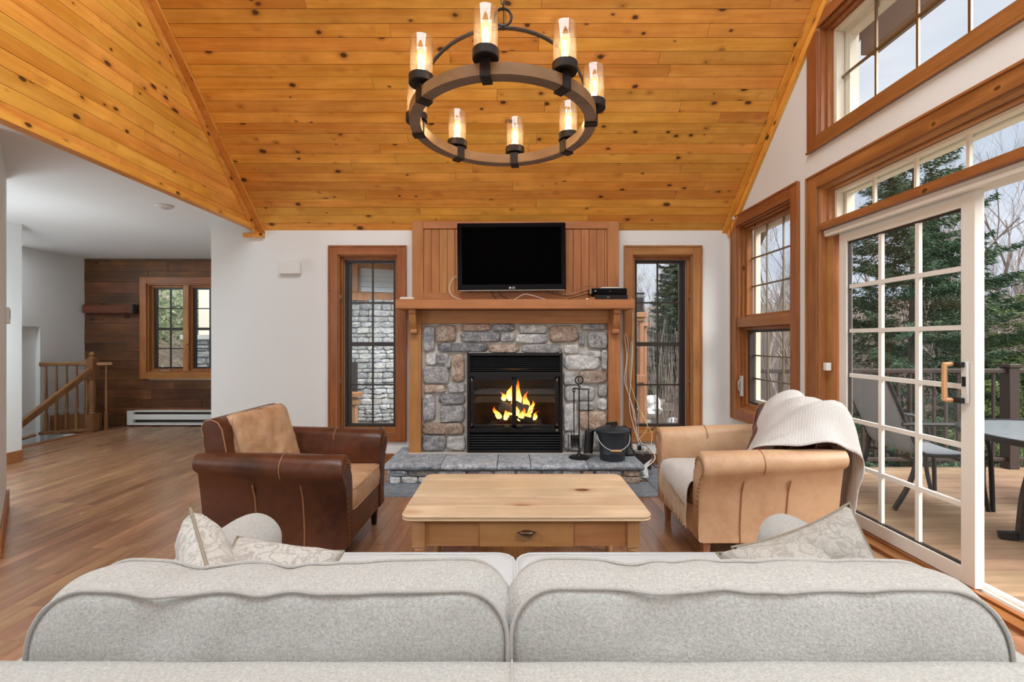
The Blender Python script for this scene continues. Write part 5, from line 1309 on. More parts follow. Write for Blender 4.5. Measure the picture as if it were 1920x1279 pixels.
# ================================================================== ARMCHAIRS
def armchair(lab, loc, rotz, outer, inner, cush, backm, legm, seamm, seed):
    t = thing('armchair', lab, 'armchair', loc, 'leather armchairs facing each other'); L = Vector(loc)
    # all geometry local to the chair: x forward, y across, z up
    def b_(m, name, mat, par=None, **k):
        q = MB(); q.v = [Vector((.42-(.42-v.x)*.895, v.y, v.z)) + wloc(t) for v in m.v]; q.f = m.f; return q.build(name, M[mat], par or t, **k)
    def arm(s):
        secs = [(-.46, .052, .615), (-.30, .062, .603), (0, .072, .588), (.25, .080, .572), (.395, .083, .566), (.415, .080, .566), (.422, .070, .566)]
        vs = []; n = None
        for (x, r, zc_) in secs:
            sh = 1 if x < .40 else (.985 if x < .42 else .96)
            yc = .465-r; pf = []
            pf.append((.285, .13)); pf.append((.29, .45)); pf.append((.298, zc_-r*.6))
            for k in range(13):
                a = PI-PI*1.28*k/12; pf.append((yc+r*cos(a), zc_+r*sin(a)))
            pf += [(.425-.2*(.083-r), zc_-r*1.1), (.395, .42), (.378, .30), (.372, .20), (.378, .13)]
            n = len(pf); cy = .34; cz = .4
            vs += [(x, s*(cy+(y-cy)*sh), cz+(z-cz)*sh) for y, z in pf]
        fs = []
        for i in range(len(secs)-1): fs += [(i*n+k, i*n+(k+1) % n, (i+1)*n+(k+1) % n, (i+1)*n+k) for k in range(n)]
        fs += [tuple(range(n)), tuple((len(secs)-1)*n+k for k in range(n-1, -1, -1))]
        m = MB().add(vs, fs)
        o = b_(m, 'arm', outer, smooth=True, sharp=45)
        # front panel outline nailheads (two rows on the outer edge) and welt
        last = [Vector(v) for v in vs[-n:]]; path = last[3:]   # from inner side over the roll down the outer edge
        path = catmull([p + Vector((.004, 0, 0)) for p in path], 4)
        cc = Vector((0, s*.34, .42)); ml = MB(); acc = 0; lastp = path[0]
        for p in path[1:]:
            acc += (p-lastp).length; lastp = p
            if acc > .0145:
                acc = 0
                for off in (.009, .024):
                    q = p + (Vector((p.x, cc.y, min(p.z, .52))) - p).normalized()*off
                    ml.lathe([(.0046, 0), (.0036, .0022), (0, .0034)], (0, 0, 0), 6, Matrix.Translation(q-Vector((0,0,0))) @ Matrix.Rotation(R(90), 4, 'Y'))
        b_(ml, 'nailhead_trim', 'nail', o, kind='stuff')
        # vertical seams on the outer side, seam round the roll
        for xs_ in (-.13, .16):
            b_(MB().tube([(xs_, s*.379, .13), (xs_, s*.373, .20), (xs_, s*.379, .30), (xs_, s*.396, .42), (xs_, s*.4235, .495)], .0048, 6), 'seam', seamm, o, smooth=True)
        r = .075; yc = .465-r; zc_ = .583
        b_(MB().tube([(.05, s*(yc+(r+.0005)*cos(a)), zc_+(r+.0005)*sin(a)) for a in [PI-PI*1.2*k/14 for k in range(15)]]+[], .0035, 6), 'seam', seamm, o, smooth=True)
        b_(MB().tube([(.05, s*.299, .45), (.05, s*.300, .50), (.05, s*.302, zc_-.03)], .0035, 6), 'seam', seamm, o, smooth=True)
        return o
    arm(1); arm(-1)
    # seat box with front rail
    m = MB(); m.box(-.40, .385, -.30, .30, .125, .30); b_(m, 'seat_box', outer, bevel=.015)
    m = MB().box(.36, .412, -.292, .292, .13, .315); b_(m, 'front_rail', outer, bevel=.012)
    # backrest: tilted slab with rolled top
    def bk_(u, v):
        y = -.355+.71*u; e = abs(2*u-1)
        path = [(-.42,.13),(-.435,.4),(-.47,.74),(-.482,.80),(-.468,.832),(-.43,.840),(-.385,.825),(-.355,.78),(-.32,.60),(-.27,.30)]
        f = v*9; k = min(int(f), 8); tt_ = f-k; x = path[k][0]*(1-tt_)+path[k+1][0]*tt_; z = path[k][1]*(1-tt_)+path[k+1][1]*tt_
        return (x, y, z - (.015*max(0, (e-.85)/.15)**2 if z > .7 else 0))
    m = MB().grid(bk_, 24, 27); nn_ = 28; m.f.append(tuple(range(nn_-1, -1, -1))); m.f.append(tuple(24*nn_+k for k in range(nn_)))
    o = b_(m, 'backrest', backm, smooth=True, sharp=55)
    for s in (-1, 1): b_(MB().tube([(-.47, s*.357, .74), (-.484, s*.356, .79), (-.468, s*.354, .826), (-.43, s*.353, .834), (-.385, s*.354, .818), (-.357, s*.356, .78), (-.322, s*.357, .62)], .004, 6), 'seam', seamm, o, smooth=True)
    # cushions
    ol = rr_outline(-.28, .425, -.288, .288, (.05, .03, .03, .05), ne=12)
    c, s0, s1 = box_cushion(ol, .115, .022, lambda a, b, cc: Vector((a, b, .312+cc)), seed, .007, 8, .008)
    o = b_(c, 'seat_cushion', cush, smooth=True, sharp=80)
    for s in (s0, s1): b_(MB().tube(s, .0038, 6, closed=True), 'welt', cush, o, smooth=True)
    ol = rr_outline(-.27, .27, 0, .40, (.06, .06, .04, .04), ne=12)
    tl_ = R(-20); yaw = R(-7)
    def fr(a, b, c_):
        v = Vector((c_, a, b)); v = Matrix.Rotation(tl_, 3, 'Y') @ v; v = Matrix.Rotation(yaw, 3, 'Z') @ v
        return v + Vector((-.295, .0, .438))
    c, s0, s1 = box_cushion(ol, .10, .045, fr, seed+2, .016, 8, .010, .6)
    o = b_(c, 'back_cushion', cush if legm == 'legd' else 'burg', smooth=True, sharp=80)
    for s in (s0, s1): b_(MB().tube(s, .004, 6, closed=True), 'welt', cush if legm == 'legd' else 'burg', o, smooth=True)
    for x, y in ((.36, .33), (.36, -.33), (-.38, .33), (-.38, -.33)):
        k = 1 if x > 0 else -1
        vs = [(x+sx*.016-.0*k, y+sy*.016, 0) for sx, sy in ((-1,-1),(1,-1),(1,1),(-1,1))]+[(x+sx*.026, y+sy*.026, .135) for sx, sy in ((-1,-1),(1,-1),(1,1),(-1,1))]
        b_(MB().add(vs, [(0,3,2,1),(4,5,6,7),(0,1,5,4),(1,2,6,5),(2,3,7,6),(3,0,4,7)]), 'leg', legm, bevel=.002)
    t.rotation_euler = (0, 0, rotz); return t
armchair('dark brown leather armchair with tan cushions left of the coffee table', (-1.322, 3.0, 0), 0, 'brown', 'brown', 'tan', 'brown', 'legd', 'seam', 1)
armchair('light tan leather armchair draped with an ivory throw right of the coffee table', (1.475, 3.085, 0), PI, 'tanr', 'brownr', 'brownr', 'burg', 'legt', 'seam', 5)

# ================================================================== IVORY THROW OVER THE RIGHT CHAIR
tw = thing('knitted_throw', 'ivory knitted throw draped over the right armchair with fringe hanging off the seat', 'throw blanket', (1.6, 3.0, .45))
G = [[(1.46,2.98,.50),(1.43,2.93,.52),(1.40,2.87,.55),(1.40,2.80,.60),(1.42,2.76,.65)],
     [(1.60,3.05,.66),(1.58,2.98,.67),(1.54,2.90,.66),(1.50,2.80,.665),(1.50,2.72,.674)],
     [(1.70,3.13,.82),(1.70,3.05,.83),(1.68,2.93,.80),(1.68,2.79,.77),(1.64,2.66,.685)],
     [(1.80,3.20,.885),(1.81,3.12,.915),(1.82,2.98,.905),(1.82,2.75,.88),(1.80,2.64,.70)],
     [(1.93,3.22,.885),(1.935,3.14,.90),(1.95,2.98,.885),(1.97,2.75,.875),(1.99,2.65,.66)],
     [(1.995,3.36,.70),(2.0,3.18,.71),(2.05,2.97,.72),(2.06,2.80,.66),(2.06,2.68,.53)],
     [(2.02,3.19,.45),(2.03,3.12,.45),(2.05,2.98,.45),(2.06,2.84,.42),(2.05,2.72,.40)],
     [(2.02,3.18,.25),(2.03,3.12,.24),(2.05,3.0,.22),(2.06,2.88,.20),(2.05,2.75,.20)]]
def cgrid(G, n=7, m_=9):
    rows = [catmull(r, m_) for r in G]; cols = [catmull([rows[i][j] for i in range(len(rows))], n) for j in range(len(rows[0]))]
    return cols      # cols[j][i]
G = [[(1.055+(a-1.055)*.9, b, c) for a, b, c in r] for r in G]
cols = cgrid(G); J = len(cols)-1; I = len(cols[0])-1
def drape(u, v):
    p = cols[round(v*J)][round(u*I)].copy()
    f = .020*sin((p.y*1.1+p.x*.5)*34+3.2*nz3(p, 2.5))+.012*sin((p.y*.7-p.x)*21+2*nz3(p, 3))*min(1, max(0, (u-.12)*4))*(1 if u < .8 else .8)
    p += Vector((.4, -.2, .7)).normalized()*(f+.008*nz3(p, 7)); return p
m = MB().grid(drape, I, J)
o = m.build('drape', M['throw'], tw, smooth=True, recalc=True, sharp=80)
md = o.modifiers.new('thick', 'SOLIDIFY'); md.thickness = .007; md.offset = 1
# part across the seat and over its front edge
G2 = [[(1.34,3.20,.50),(1.34,3.05,.50),(1.34,2.92,.50),(1.34,2.80,.50)],[(1.2,3.24,.475),(1.2,3.07,.482),(1.2,2.92,.482),(1.2,2.80,.47)],[(1.09,3.27,.468),(1.09,3.08,.475),(1.09,2.92,.475),(1.09,2.79,.462)],
      [(1.042,3.28,.452),(1.04,3.08,.458),(1.04,2.92,.455),(1.04,2.79,.448)],[(1.022,3.285,.42),(1.016,3.08,.415),(1.014,2.92,.405),(1.016,2.79,.395)],[(1.018,3.28,.385),(1.012,3.08,.36),(1.010,2.92,.335),(1.012,2.79,.31)]]
cols = cgrid(G2, 6, 8); J = len(cols)-1; I = len(cols[0])-1
def drape2(u, v):
    p = cols[round(v*J)][round(u*I)].copy(); p += Vector((-.5, 0, .6))*(.008*nz3(p, 12)+.005*sin(p.y*60)*u); return p
o = MB().grid(drape2, I, J).build('seat_fold', M['throw'], tw, smooth=True, sharp=80)
md = o.modifiers.new('thick', 'SOLIDIFY'); md.thickness = .006; md.offset = 1
m = MB()
for k in range(78):
    v = k/77; y = 3.28-.49*v; zt = .385-.075*v+.008; L_ = rnd.uniform(.115, .15)
    x = 1.013-.004*rnd.random()
    m.tube([(x, y, zt), (x-.004, y+rnd.uniform(-.006, .006), zt-L_*.5), (x+rnd.uniform(-.006, .004), y+rnd.uniform(-.01, .01), zt-L_)], .0024, 4)
m.build('fringe', M['fringe'], tw, smooth=True, kind='stuff')

# ================================================================== STAIR RAILING, HEATER, WALL SHELF (left)
sr = thing('stair_railing', 'honey oak railing with turned newel post around the stairwell', 'railing', (-5.93, 6.78, 0))
NX, NY = -5.93, 6.78
m = MB().box(NX-.055, NX+.055, NY-.055, NY+.055, .0, .24).box(NX-.055, NX+.055, NY-.055, NY+.055, .74, 1.02)
m.lathe([(.045, .24), (.052, .25), (.045, .262), (.032, .28), (.042, .29), (.034, .31), (.043, .325), (.035, .345), (.042, .40), (.052, .50), (.050, .60), (.040, .69), (.036, .71), (.046, .72), (.046, .74)], (NX, NY, 0), 24)
m.lathe([(.05, 1.02), (.05, 1.03), (.03, 1.045), (.022, 1.05), (.034, 1.065), (.038, 1.085), (.03, 1.105), (.012, 1.115), (0, 1.118)], (NX, NY, 0), 24)
m.build('newel_post', M['stairwood'], sr, smooth=True, sharp=50)
e0 = Vector((NX, NY, 0)); e1 = Vector((-6.40, 6.50, 0)); dd = (e1-e0)
MB().bar(e0+Vector((0, 0, .955)), e1+Vector((0, 0, .955)), .06, .055).build('handrail', M['stairwood'], sr, bevel=.01)
MB().bar(e0+Vector((0, 0, .02)), e1+Vector((0, 0, .02)), .10, .04).build('bottom_rail', M['stairwood'], sr, bevel=.004)
def baluster(p, z0, z1):
    h = z1-z0
    return MB().box(p.x-.016, p.x+.016, p.y-.016, p.y+.016, z0, z0+h*.26).lathe([(.016, h*.26), (.020, h*.275), (.011, h*.30), (.017, h*.33), (.019, h*.38), (.014, h*.7), (.010, h*1.0)], (p.x, p.y, z0), 12).build('baluster', M['stairwood'], sr, smooth=True, sharp=50)
for k in range(5): baluster(e0+dd*((k+.55)/5.2), .04, .93)
baluster(Vector((-5.80, 6.86, 0)), .0, .93)
MB().bar((NX+.04, NY+.03, .945), (-5.74, 6.90, .945), .06, .045).build('wall_rail', M['ltrim0'], sr, bevel=.008)
MB().bar((NX+.02, NY-.05, .86), (NX+.02, 5.55, .13), .05, .085, up=(0, 0, 1)).build('stair_handrail', M['stairwood'], sr, bevel=.012)
MB().bar(e0+Vector((.03, .12, .13)), e1+Vector((.03, .12, .13)), .02, .22).build('skirt_board', M['stairwood'], sr, bevel=.003)
m = MB().tube(catmull([(-6.38, 6.1, .02), (-6.30, 6.05, .0), (-6.22, 6.1, .03), (-6.15, 6.2, .06)], 5), .022, 8); m.build('lower_rail_end', M['stairwood'], sr, smooth=True)
bh = thing('baseboard_heater', 'long white electric baseboard heater under the plank wall window', 'heater', (-4.9, 7.17, .03))
X0, X1 = P(240, 0, 7.15).x, -3.9
MB().box(X0, X1, 7.20, 7.218, .02, .235).build('back_plate', M['metalw'], bh, bevel=.002)
MB().prism([(7.13, .10), (7.215, .10), (7.215, .175), (7.14, .175), (7.128, .165)], 0, X0+.03, X1-.03).build('front_cover', M['metalw'], bh, bevel=.004)
MB().box(X0+.09, X1-.02, 7.17, 7.20, .06, .10).box(X0+.09, X1-.02, 7.17, 7.20, .175, .21).build('vent_shadow', M['dark'], bh)
for a in (X0, X1-.09): MB().box(a, a+.09, 7.125, 7.218, .02, .235).build('end_cap', M['metalw'], bh, bevel=.004)
MB().box(X0, X1, 7.135, 7.2, .215, .235).box(X0, X1, 7.135, 7.2, .02, .045).build('cover_lip', M['metalw'], bh, bevel=.002)
ws = thing('wall_ledge', 'short rustic reddish beam mounted on the brown plank wall', 'beam shelf', (P(198, 0, 7.2).x, 7.18, 1.7))
a_, b_2 = P(155, 587.5, 7.13), P(249, 572, 7.13)
MB().box(a_.x, b_2.x, 7.12, 7.226, a_.z, b_2.z).build('beam', M['cornice'], ws, bevel=.008)
MB().box(b_2.x-.02, b_2.x+.012, 7.11, 7.226, a_.z-.006, b_2.z+.006).build('end_strap', M['dark'], ws, bevel=.003)
MB().lathe([(0, 0), (.01, 0), (.012, .02), (0, .03)], (a_.x-.0, 7.15, (a_.z+b_2.z)/2-.0), 8).build('peg', M['dark'], ws, smooth=True)
# ================================================================== DECK
dk = struct('deck', (4, 3, -.03), 'honey coloured wooden deck outside the glass door', 'deck')
MB().box(XR+.15, 9.5, -.5, 4.98, -.30, -.062).build('deck_frame', M['joint'], dk)
y = .2
while y < 4.96:
    x = XR+.235+rnd.random()*.01; x = XR+.237
    js = [x]+sorted([rnd.uniform(3, 8)])+[9.4]
    for a, b in zip(js[:-1], js[1:]): bpiece('deck_board', M['deck'], dk, a+.002, b-.002, y+.003, y+.137, -.062, -.03+rnd.uniform(-.001, .001))
    y += .14
rl = thing('deck_railing', 'dark bronze metal railing along the far edge of the deck', 'railing', (4.5, 4.92, -.03))
ry = 4.90
MB().bar((XR+.17, ry, .965), (9.3, ry, .965), .05, .045).build('top_rail', M['deckrail'], rl, bevel=.006)
MB().bar((XR+.17, ry, .065), (9.3, ry, .065), .04, .035).build('bottom_rail', M['deckrail'], rl, bevel=.004)
x = XR+.26; pi = 0
while x < 9.3:
    if abs(((x-5.08)+.9) % 1.8 - .9) > .075: bpiece('baluster', M['deckrail'], rl, x-.011, x+.011, ry-.011, ry+.011, .08, .945)
    x += .121
for px in (3.28, 5.08, 6.88, 8.68):
    m = MB().box(px-.052, px+.052, ry-.052, ry+.052, -.03, 1.0).box(px-.065, px+.065, ry-.065, ry+.065, 1.0, 1.035); m.v and m.build('post', M['deckrail'], rl, bevel=.005)
# round glass table
tb_ = thing('patio_table', 'round patio table with pebbled glass top on crossed dark legs', 'patio table', (3.6, 2.92, -.03))
tx, ty, tr = 3.60, 2.92, .665
MB().lathe([(0, .672), (tr-.03, .672), (tr-.028, .684), (0, .684)], (tx, ty, 0), 64).build('glass_top', M['tabglass'], tb_, smooth=True)
MB().lathe([(tr-.03, .655), (tr, .655), (tr+.004, .672), (tr-.002, .690), (tr-.03, .690), (tr-.03, .655)], (tx, ty, 0), 64).build('rim', M['dkchair'], tb_, smooth=True)
for k in range(4):
    a = R(45+90*k+12); d = Vector((cos(a), sin(a), 0)); sdv = Vector((-sin(a), cos(a), 0)); c0 = Vector((tx, ty, 0))
    pth = [c0-d*.05+Vector((0, 0, .30)), c0+d*.12+Vector((0, 0, .12)), c0+d*.32+Vector((0, 0, .02)), c0+d*.46+Vector((0, 0, -.012))]
    m = MB(); q = catmull(pth, 6)
    for i in range(len(q)-1): m.bar(q[i], q[i+1]+(q[i+1]-q[i])*.1, .05, .045)
    m.build('foot', M['dkchair'], tb_)
    pth = [c0+d*.36+Vector((0, 0, -.01)), c0+d*.34+Vector((0, 0, .25)), c0+d*.30+Vector((0, 0, .50)), c0+d*.33+Vector((0, 0, .60)), c0+d*.40+Vector((0, 0, .655))]
    m = MB(); q = catmull(pth, 6)
    for i in range(len(q)-1): m.bar(q[i], q[i+1]+(q[i+1]-q[i])*.1, .03, .085, up=sdv)
    m.build('leg', M['dkchair'], tb_)
MB().lathe([(0, .26), (.12, .27), (.12, .30), (0, .32)], (tx, ty, 0), 16).build('leg_hub', M['dkchair'], tb_, smooth=True)
# sling patio chairs
def patio_chair(lab, loc, rz):
    t = thing('patio_chair', lab, 'patio chair', loc, 'wicker patio chairs on the deck')
    def b_(m, n, mt, **k):
        q = MB(); q.v = [v+wloc(t) for v in m.v]; q.f = m.f; return q.build(n, M[mt], t, **k)
    side = [(-.42, 1.02), (-.375, .92), (-.30, .74), (-.22, .56), (-.17, .46), (-.10, .425), (.10, .42), (.28, .425), (.34, .40)]
    sp = catmull([Vector((x, 0, z)) for x, z in side], 5)
    W_ = .25
    m = MB().grid(lambda u, v: sp[round(u*(len(sp)-1))]+Vector((0, -W_+2*W_*v, -.012*sin(PI*v))), len(sp)-1, 8)
    o = b_(m, 'woven_sling', 'wicker', smooth=True, sharp=80); md = o.modifiers.new('thick', 'SOLIDIFY'); md.thickness = .012
    for s in (-1, 1):
        y = s*(W_+.012)
        b_(MB().tube([p+Vector((0, y, 0)) for p in sp], .015, 8), 'side_rail', 'dkchair', smooth=True)
        b_(MB().tube(catmull([(-.30, y, .66), (-.15, y*1.08, .665), (.12, y*1.1, .66), (.26, y*1.08, .62), (.33, y*1.05, .50), (.36, y, .30), (.37, y, .0)], 6), .016, 8), 'arm', 'dkchair', smooth=True)
        b_(MB().tube(catmull([(-.19, y, .50), (-.20, y, .35), (-.26, y, .18), (-.36, y, .01)], 6), .018, 8), 'rear_leg', 'dkchair', smooth=True)
        b_(MB().tube(catmull([(.30, y, .40), (.30, y, .20), (.34, y, .0)], 6), .016, 8), 'front_leg', 'dkchair', smooth=True)
    for x, z in ((-.19, .38), (.31, .34)): b_(MB().tube([(x, -W_, z), (x, W_, z)], .011, 8), 'cross_bar', 'dkchair', smooth=True)
    b_(MB().tube([(-.42, -W_-.01, 1.02), (-.42, W_+.01, 1.02)], .016, 8), 'top_bar', 'dkchair', smooth=True)
    t.rotation_euler = (0, 0, rz); return t
patio_chair('dark wicker patio chair facing right, standing behind the gridded door', (3.30, 3.93, -.03), R(-2))
patio_chair('dark wicker patio chair partly cut off at the right edge of the deck view', (4.52, 3.75, -.03), R(-125))
# ================================================================== GROUND
def gz(x, y):
    r = max(0, math.hypot(x-2, y)-13); hl = 1/(1+math.exp(-(x-2+.25*(y-10))/5))
    return -2.9 + min(r*(.085+.075*hl), 9) + .25*noise.noise(Vector((x*.15, y*.15, 0))) + .05*noise.noise(Vector((x*.9, y*.9, 3)))
gd = struct('ground', (10, 20, -3), 'leaf-strewn sloping ground outside', 'ground')
MB().grid(lambda u, v: (-45+130*u, -30+120*v, gz(-45+130*u, -30+120*v)), 130, 120).build('terrain', M['ground'], gd, smooth=True, recalc=False)
sn = struct('path', (5, 22, -1), 'pale snowy strip of path behind the trees', 'path')
MB().grid(lambda u, v: (2+12*u, 20+.6*v+1.2*u, gz(2+12*u, 20.2+1.2*u)+.12), 20, 2).build('snow_strip', M['snow'], sn, smooth=True)
# ================================================================== TREES
def conifer_mesh(h, r, n, seed, card=.07, nb=150):
    rr = random.Random(seed); m = MB()
    for b in range(nb):
        t = (b+.5)/nb; t = t**.8; z = h*(.06+.93*t); L = r*(1-t)**.75*rr.uniform(.7, 1.12)+.08; a = rr.uniform(0, 2*PI); dz = -.16*L
        d = Vector((cos(a), sin(a), 0)); sdv = Vector((-sin(a), cos(a), 0)); k = int(n*L/r)
        for i in range(k):
            s = rr.uniform(.12, 1)**.8; w_ = .26*L*(1.05-s)+.03
            off = rr.uniform(-1, 1)*w_; p = d*(L*s)+sdv*off+Vector((0, 0, z+dz*s+.22*L*s*s-abs(off)*.35+rr.uniform(-.05, .05)))
            q = (d*rr.uniform(.3, 1)+sdv*(1 if off > 0 else -1)*rr.uniform(.1, 1)+Vector((0, 0, rr.uniform(-.7, .25)))).normalized()*card*rr.uniform(.9, 2.2)
            o = Vector((rr.uniform(-1, 1), rr.uniform(-1, 1), rr.uniform(-1, 1))).normalized()*card*.22
            i0 = len(m.v); m.v += [p-o, p+o, p+q]; m.f.append((i0, i0+1, i0+2))
    return m
def conifer_trunk(h, r0): 
    return MB().tube([(0, 0, -.4), (0, 0, h*.5), (0, 0, h*.97)], 0, 8, rr=[r0, r0*.6, r0*.1])
def bare_mesh(h, seed, depth=5, spread=.5, thin=1.0):
    rr = random.Random(seed); m = MB()
    def br(p, d, L, r, dep):
        n = 3; pts = [p]; q = p.copy(); dd_ = d.copy()
        for i in range(n):
            dd_ = (dd_+Vector((rr.uniform(-.16, .16), rr.uniform(-.16, .16), rr.uniform(-.03, .12)))).normalized(); q = q+dd_*(L/n); pts.append(q.copy())
        e = r*.62; m.tube(pts, 0, 5 if r > .03 else 3, cap=False, rr=[r+(e-r)*i/n for i in range(n+1)])
        if dep == 0: return
        k = 2 if dep > 3 else 3
        for i in range(k+(1 if rr.random() < .5 else 0)):
            s = rr.uniform(.45, 1.0); j = min(int(s*n), n-1); b = pts[j].lerp(pts[j+1], s*n-j)
            ax = Vector((rr.uniform(-1, 1), rr.uniform(-1, 1), rr.uniform(-.1, .9))).normalized()
            nd = (dd_*(1-spread)+ax*spread+Vector((0, 0, .12))).normalized()
            br(b, nd, L*rr.uniform(.6, .82), e*rr.uniform(.6, .9), dep-1)
    br(Vector((0, 0, -.3)), Vector((rr.uniform(-.08, .08), rr.uniform(-.08, .08), 1)).normalized(), h*.34, h*.013*thin, depth)
    return m
def tree_thing(name, lab, x, y, parts, grp, rz=0, sc=1.0, z=None):
    t = thing(name, lab, 'tree', (x, y, gz(x, y) if z is None else z), grp)
    for nm, me, kd in parts:
        o = bpy.data.objects.new(nm, me); C.objects.link(o); o.parent = t
        if kd: o['kind'] = 'stuff'
    t.rotation_euler = (0, 0, rz); t.scale = (sc, sc, sc); return t
big = conifer_mesh(8.6, 2.7, 700, 3, .060, 330).mesh('spruce_foliage', M['needle'], recalc=False)
bigt = conifer_trunk(8.6, .16).mesh('spruce_trunk', M['bark'], smooth=True)
tree_thing('spruce_tree', 'large dark green spruce right outside beyond the deck railing', 7.55, 9.0, (('needles', big, 1), ('trunk', bigt, 0)), None, z=-2.9)
mid = conifer_mesh(5.6, 2.3, 420, 8, .055, 170).mesh('young_spruce_foliage', M['needlel'], recalc=False)
midt = conifer_trunk(5.6, .11).mesh('young_spruce_trunk', M['bark'], smooth=True)
tree_thing('young_spruce', 'yellower green young spruce reaching towards the railing at the right edge', 8.2, 7.2, (('needles', mid, 1), ('trunk', midt, 0)), None, z=-2.9, rz=1)
far = conifer_mesh(9, 2.0, 260, 14, .13, 220).mesh('far_spruce_foliage', M['needle2'], recalc=False)
fart = conifer_trunk(9, .17).mesh('far_spruce_trunk', M['bark'], smooth=True)
for i, (x, y, s, lab) in enumerate(((8.2, 23, 1.05, 'tall spruce seen in the middle of the right fireplace-side window'), (6.9, 19.5, .8, 'thinner spruce left of the tall one in the right fireplace-side window'), (21, 24, .85, 'small distant spruce tip behind the transom light'), (17.0, 19, .7, 'dark spruce low behind the railing left of the large spruce'))):
    tree_thing('distant_spruce', lab, x, y, (('needles', far, 1), ('trunk', fart, 0)), 'distant spruces', rz=i*1.3, sc=s)
bms = [bare_mesh(9.5, 20+i, 6, .5).mesh('bare_branches', M['barkg'], recalc=False) for i in range(5)]
rb = random.Random(99); nbare = 0
spots = []
for i in range(34):
    a = R(rb.uniform(22, 74)); d = rb.uniform(15, 44); x = d*cos(a)*1.0+2; y = d*sin(a)
    spots.append((x, y, rb.uniform(.75, 1.25)))
for i in range(10): spots.append((rb.uniform(3.5, 9), rb.uniform(24, 40), rb.uniform(.8, 1.2)))
for i in range(7): spots.append((rb.uniform(-17, -11), rb.uniform(15, 24), rb.uniform(.6, 1.0)))
spots += [(13.9, 13.6, .95), (16.2, 15.6, 1.1), (12.9, 12.4, .75), (18.5, 18.2, 1.2)]
for i, (x, y, s) in enumerate(spots):
    tree_thing('bare_tree', 'leafless grey-brown tree in the woods outside the windows', x, y, (('branches', bms[i % 5], 0),), 'leafless trees in the woods', rz=i*2.1, sc=s)
near = bare_mesh(11, 61, 6, .42, 1.2).mesh('leaning_branches', M['barkg'], recalc=False)
t = tree_thing('leaning_tree', 'leafless leaning tree in the open half of the glass door', 12.3, 13.2, (('branches', near, 0),), None, z=-2.8); t.rotation_euler = (R(4), R(17), .6)
# underbrush on the hill: many thin stems, uncountable
m = MB(); rb = random.Random(5)
for i in range(9000):
    a = R(rb.uniform(18, 80)); d = rb.uniform(15, 40); x = 2+d*cos(a); y = d*sin(a); z = gz(x, y); h_ = rb.uniform(1.2, 4.2)
    lx, ly = rb.uniform(-.5, .5), rb.uniform(-.5, .5); w_ = .004+.0003*d; i0 = len(m.v)
    m.v += [Vector((x-w_, y+w_, z)), Vector((x+w_, y-w_, z)), Vector((x+lx+w_*.4, y+ly, z+h_)), Vector((x+lx-w_*.4, y+ly, z+h_))]; m.f.append((i0, i0+1, i0+2, i0+3))
o = m.build('undergrowth', M['barkg'], recalc=False); tag(o, 'dense grey-brown saplings covering the slope', 'undergrowth', kind='stuff')
# brush outside the accent window
m = MB(); 
for i in range(4200):
    x = rb.uniform(-9.6, -4.9); y = rb.uniform(9.75, 11.8); z0_ = -.9; h_ = rb.uniform(.3, 3.9)
    p = Vector((x, y, z0_+h_*rb.random())); q = Vector((rb.uniform(-1, 1), rb.uniform(-.6, .6), rb.uniform(-.2, .8))).normalized()*rb.uniform(.15, .5); o_ = Vector((.008, 0, .008)); i0 = len(m.v)
    m.v += [p-o_, p+o_, p+q]; m.f.append((i0, i0+1, i0+2))
o = m.build('brush', M['bush'], recalc=False); tag(o, 'tangled bare brush outside the plank wall window', 'shrubbery', kind='stuff')
m = MB()
for i in range(5000):
    x = rb.uniform(-10.5, -6.2); y = rb.uniform(10.2, 12.5); p = Vector((x, y, rb.uniform(1.3, 2.6)+.5*noise.noise(Vector((x*1.5, y, 0))))); q = Vector((rb.uniform(-1, 1), rb.uniform(-.6, .6), rb.uniform(-.5, .8))).normalized()*rb.uniform(.08, .2); o_ = Vector((rb.uniform(-1, 1), 0, rb.uniform(-1, 1))).normalized()*.03; i0 = len(m.v)
    m.v += [p-o_, p+o_, p+q]; m.f.append((i0, i0+1, i0+2))
o = m.build('green_shrubs', M['bushg'], recalc=False); tag(o, 'green leafy shrubs above the bare brush outside the plank wall window', 'shrubbery', kind='stuff')
o = MB().grid(lambda u, v: (-14+9*u, 9.2+6*v, -1.4+5.6*v**1.2+.2*noise.noise(Vector((u*9, v*9, 0)))), 30, 20).build('bank', M['ground'], gd, smooth=True, recalc=False)
gp = thing('garden_pillar', 'squared stone pillar with a pale cap and post outside the plank wall window', 'pillar', (-5.6, 8.6, -.9))
MB().box(-5.80, -4.0, 8.5, 9.1, -1.2, 1.30).build('pillar_core', M['st_dark'], gp)
z = -.4; k = 0
while z < 1.28:
    x = -5.80 - .02
    while x < -4.5:
        x2 = x+rnd.uniform(.14, .34); stone_mesh(x, x2-.01, z, z+.105, 8.5, .03, k*2.3, 8, (1, .8), n=6).build('stone', M['nstone'], gp); x = x2; k += 1
    z += .115
MB().box(-5.84, -4.0, 8.44, 9.15, 1.30, 1.38).build('cap', M['metalw'], gp)
MB().box(-5.68, -5.50, 8.7, 8.88, 1.38, 2.9).build('post', M['cream'], gp)
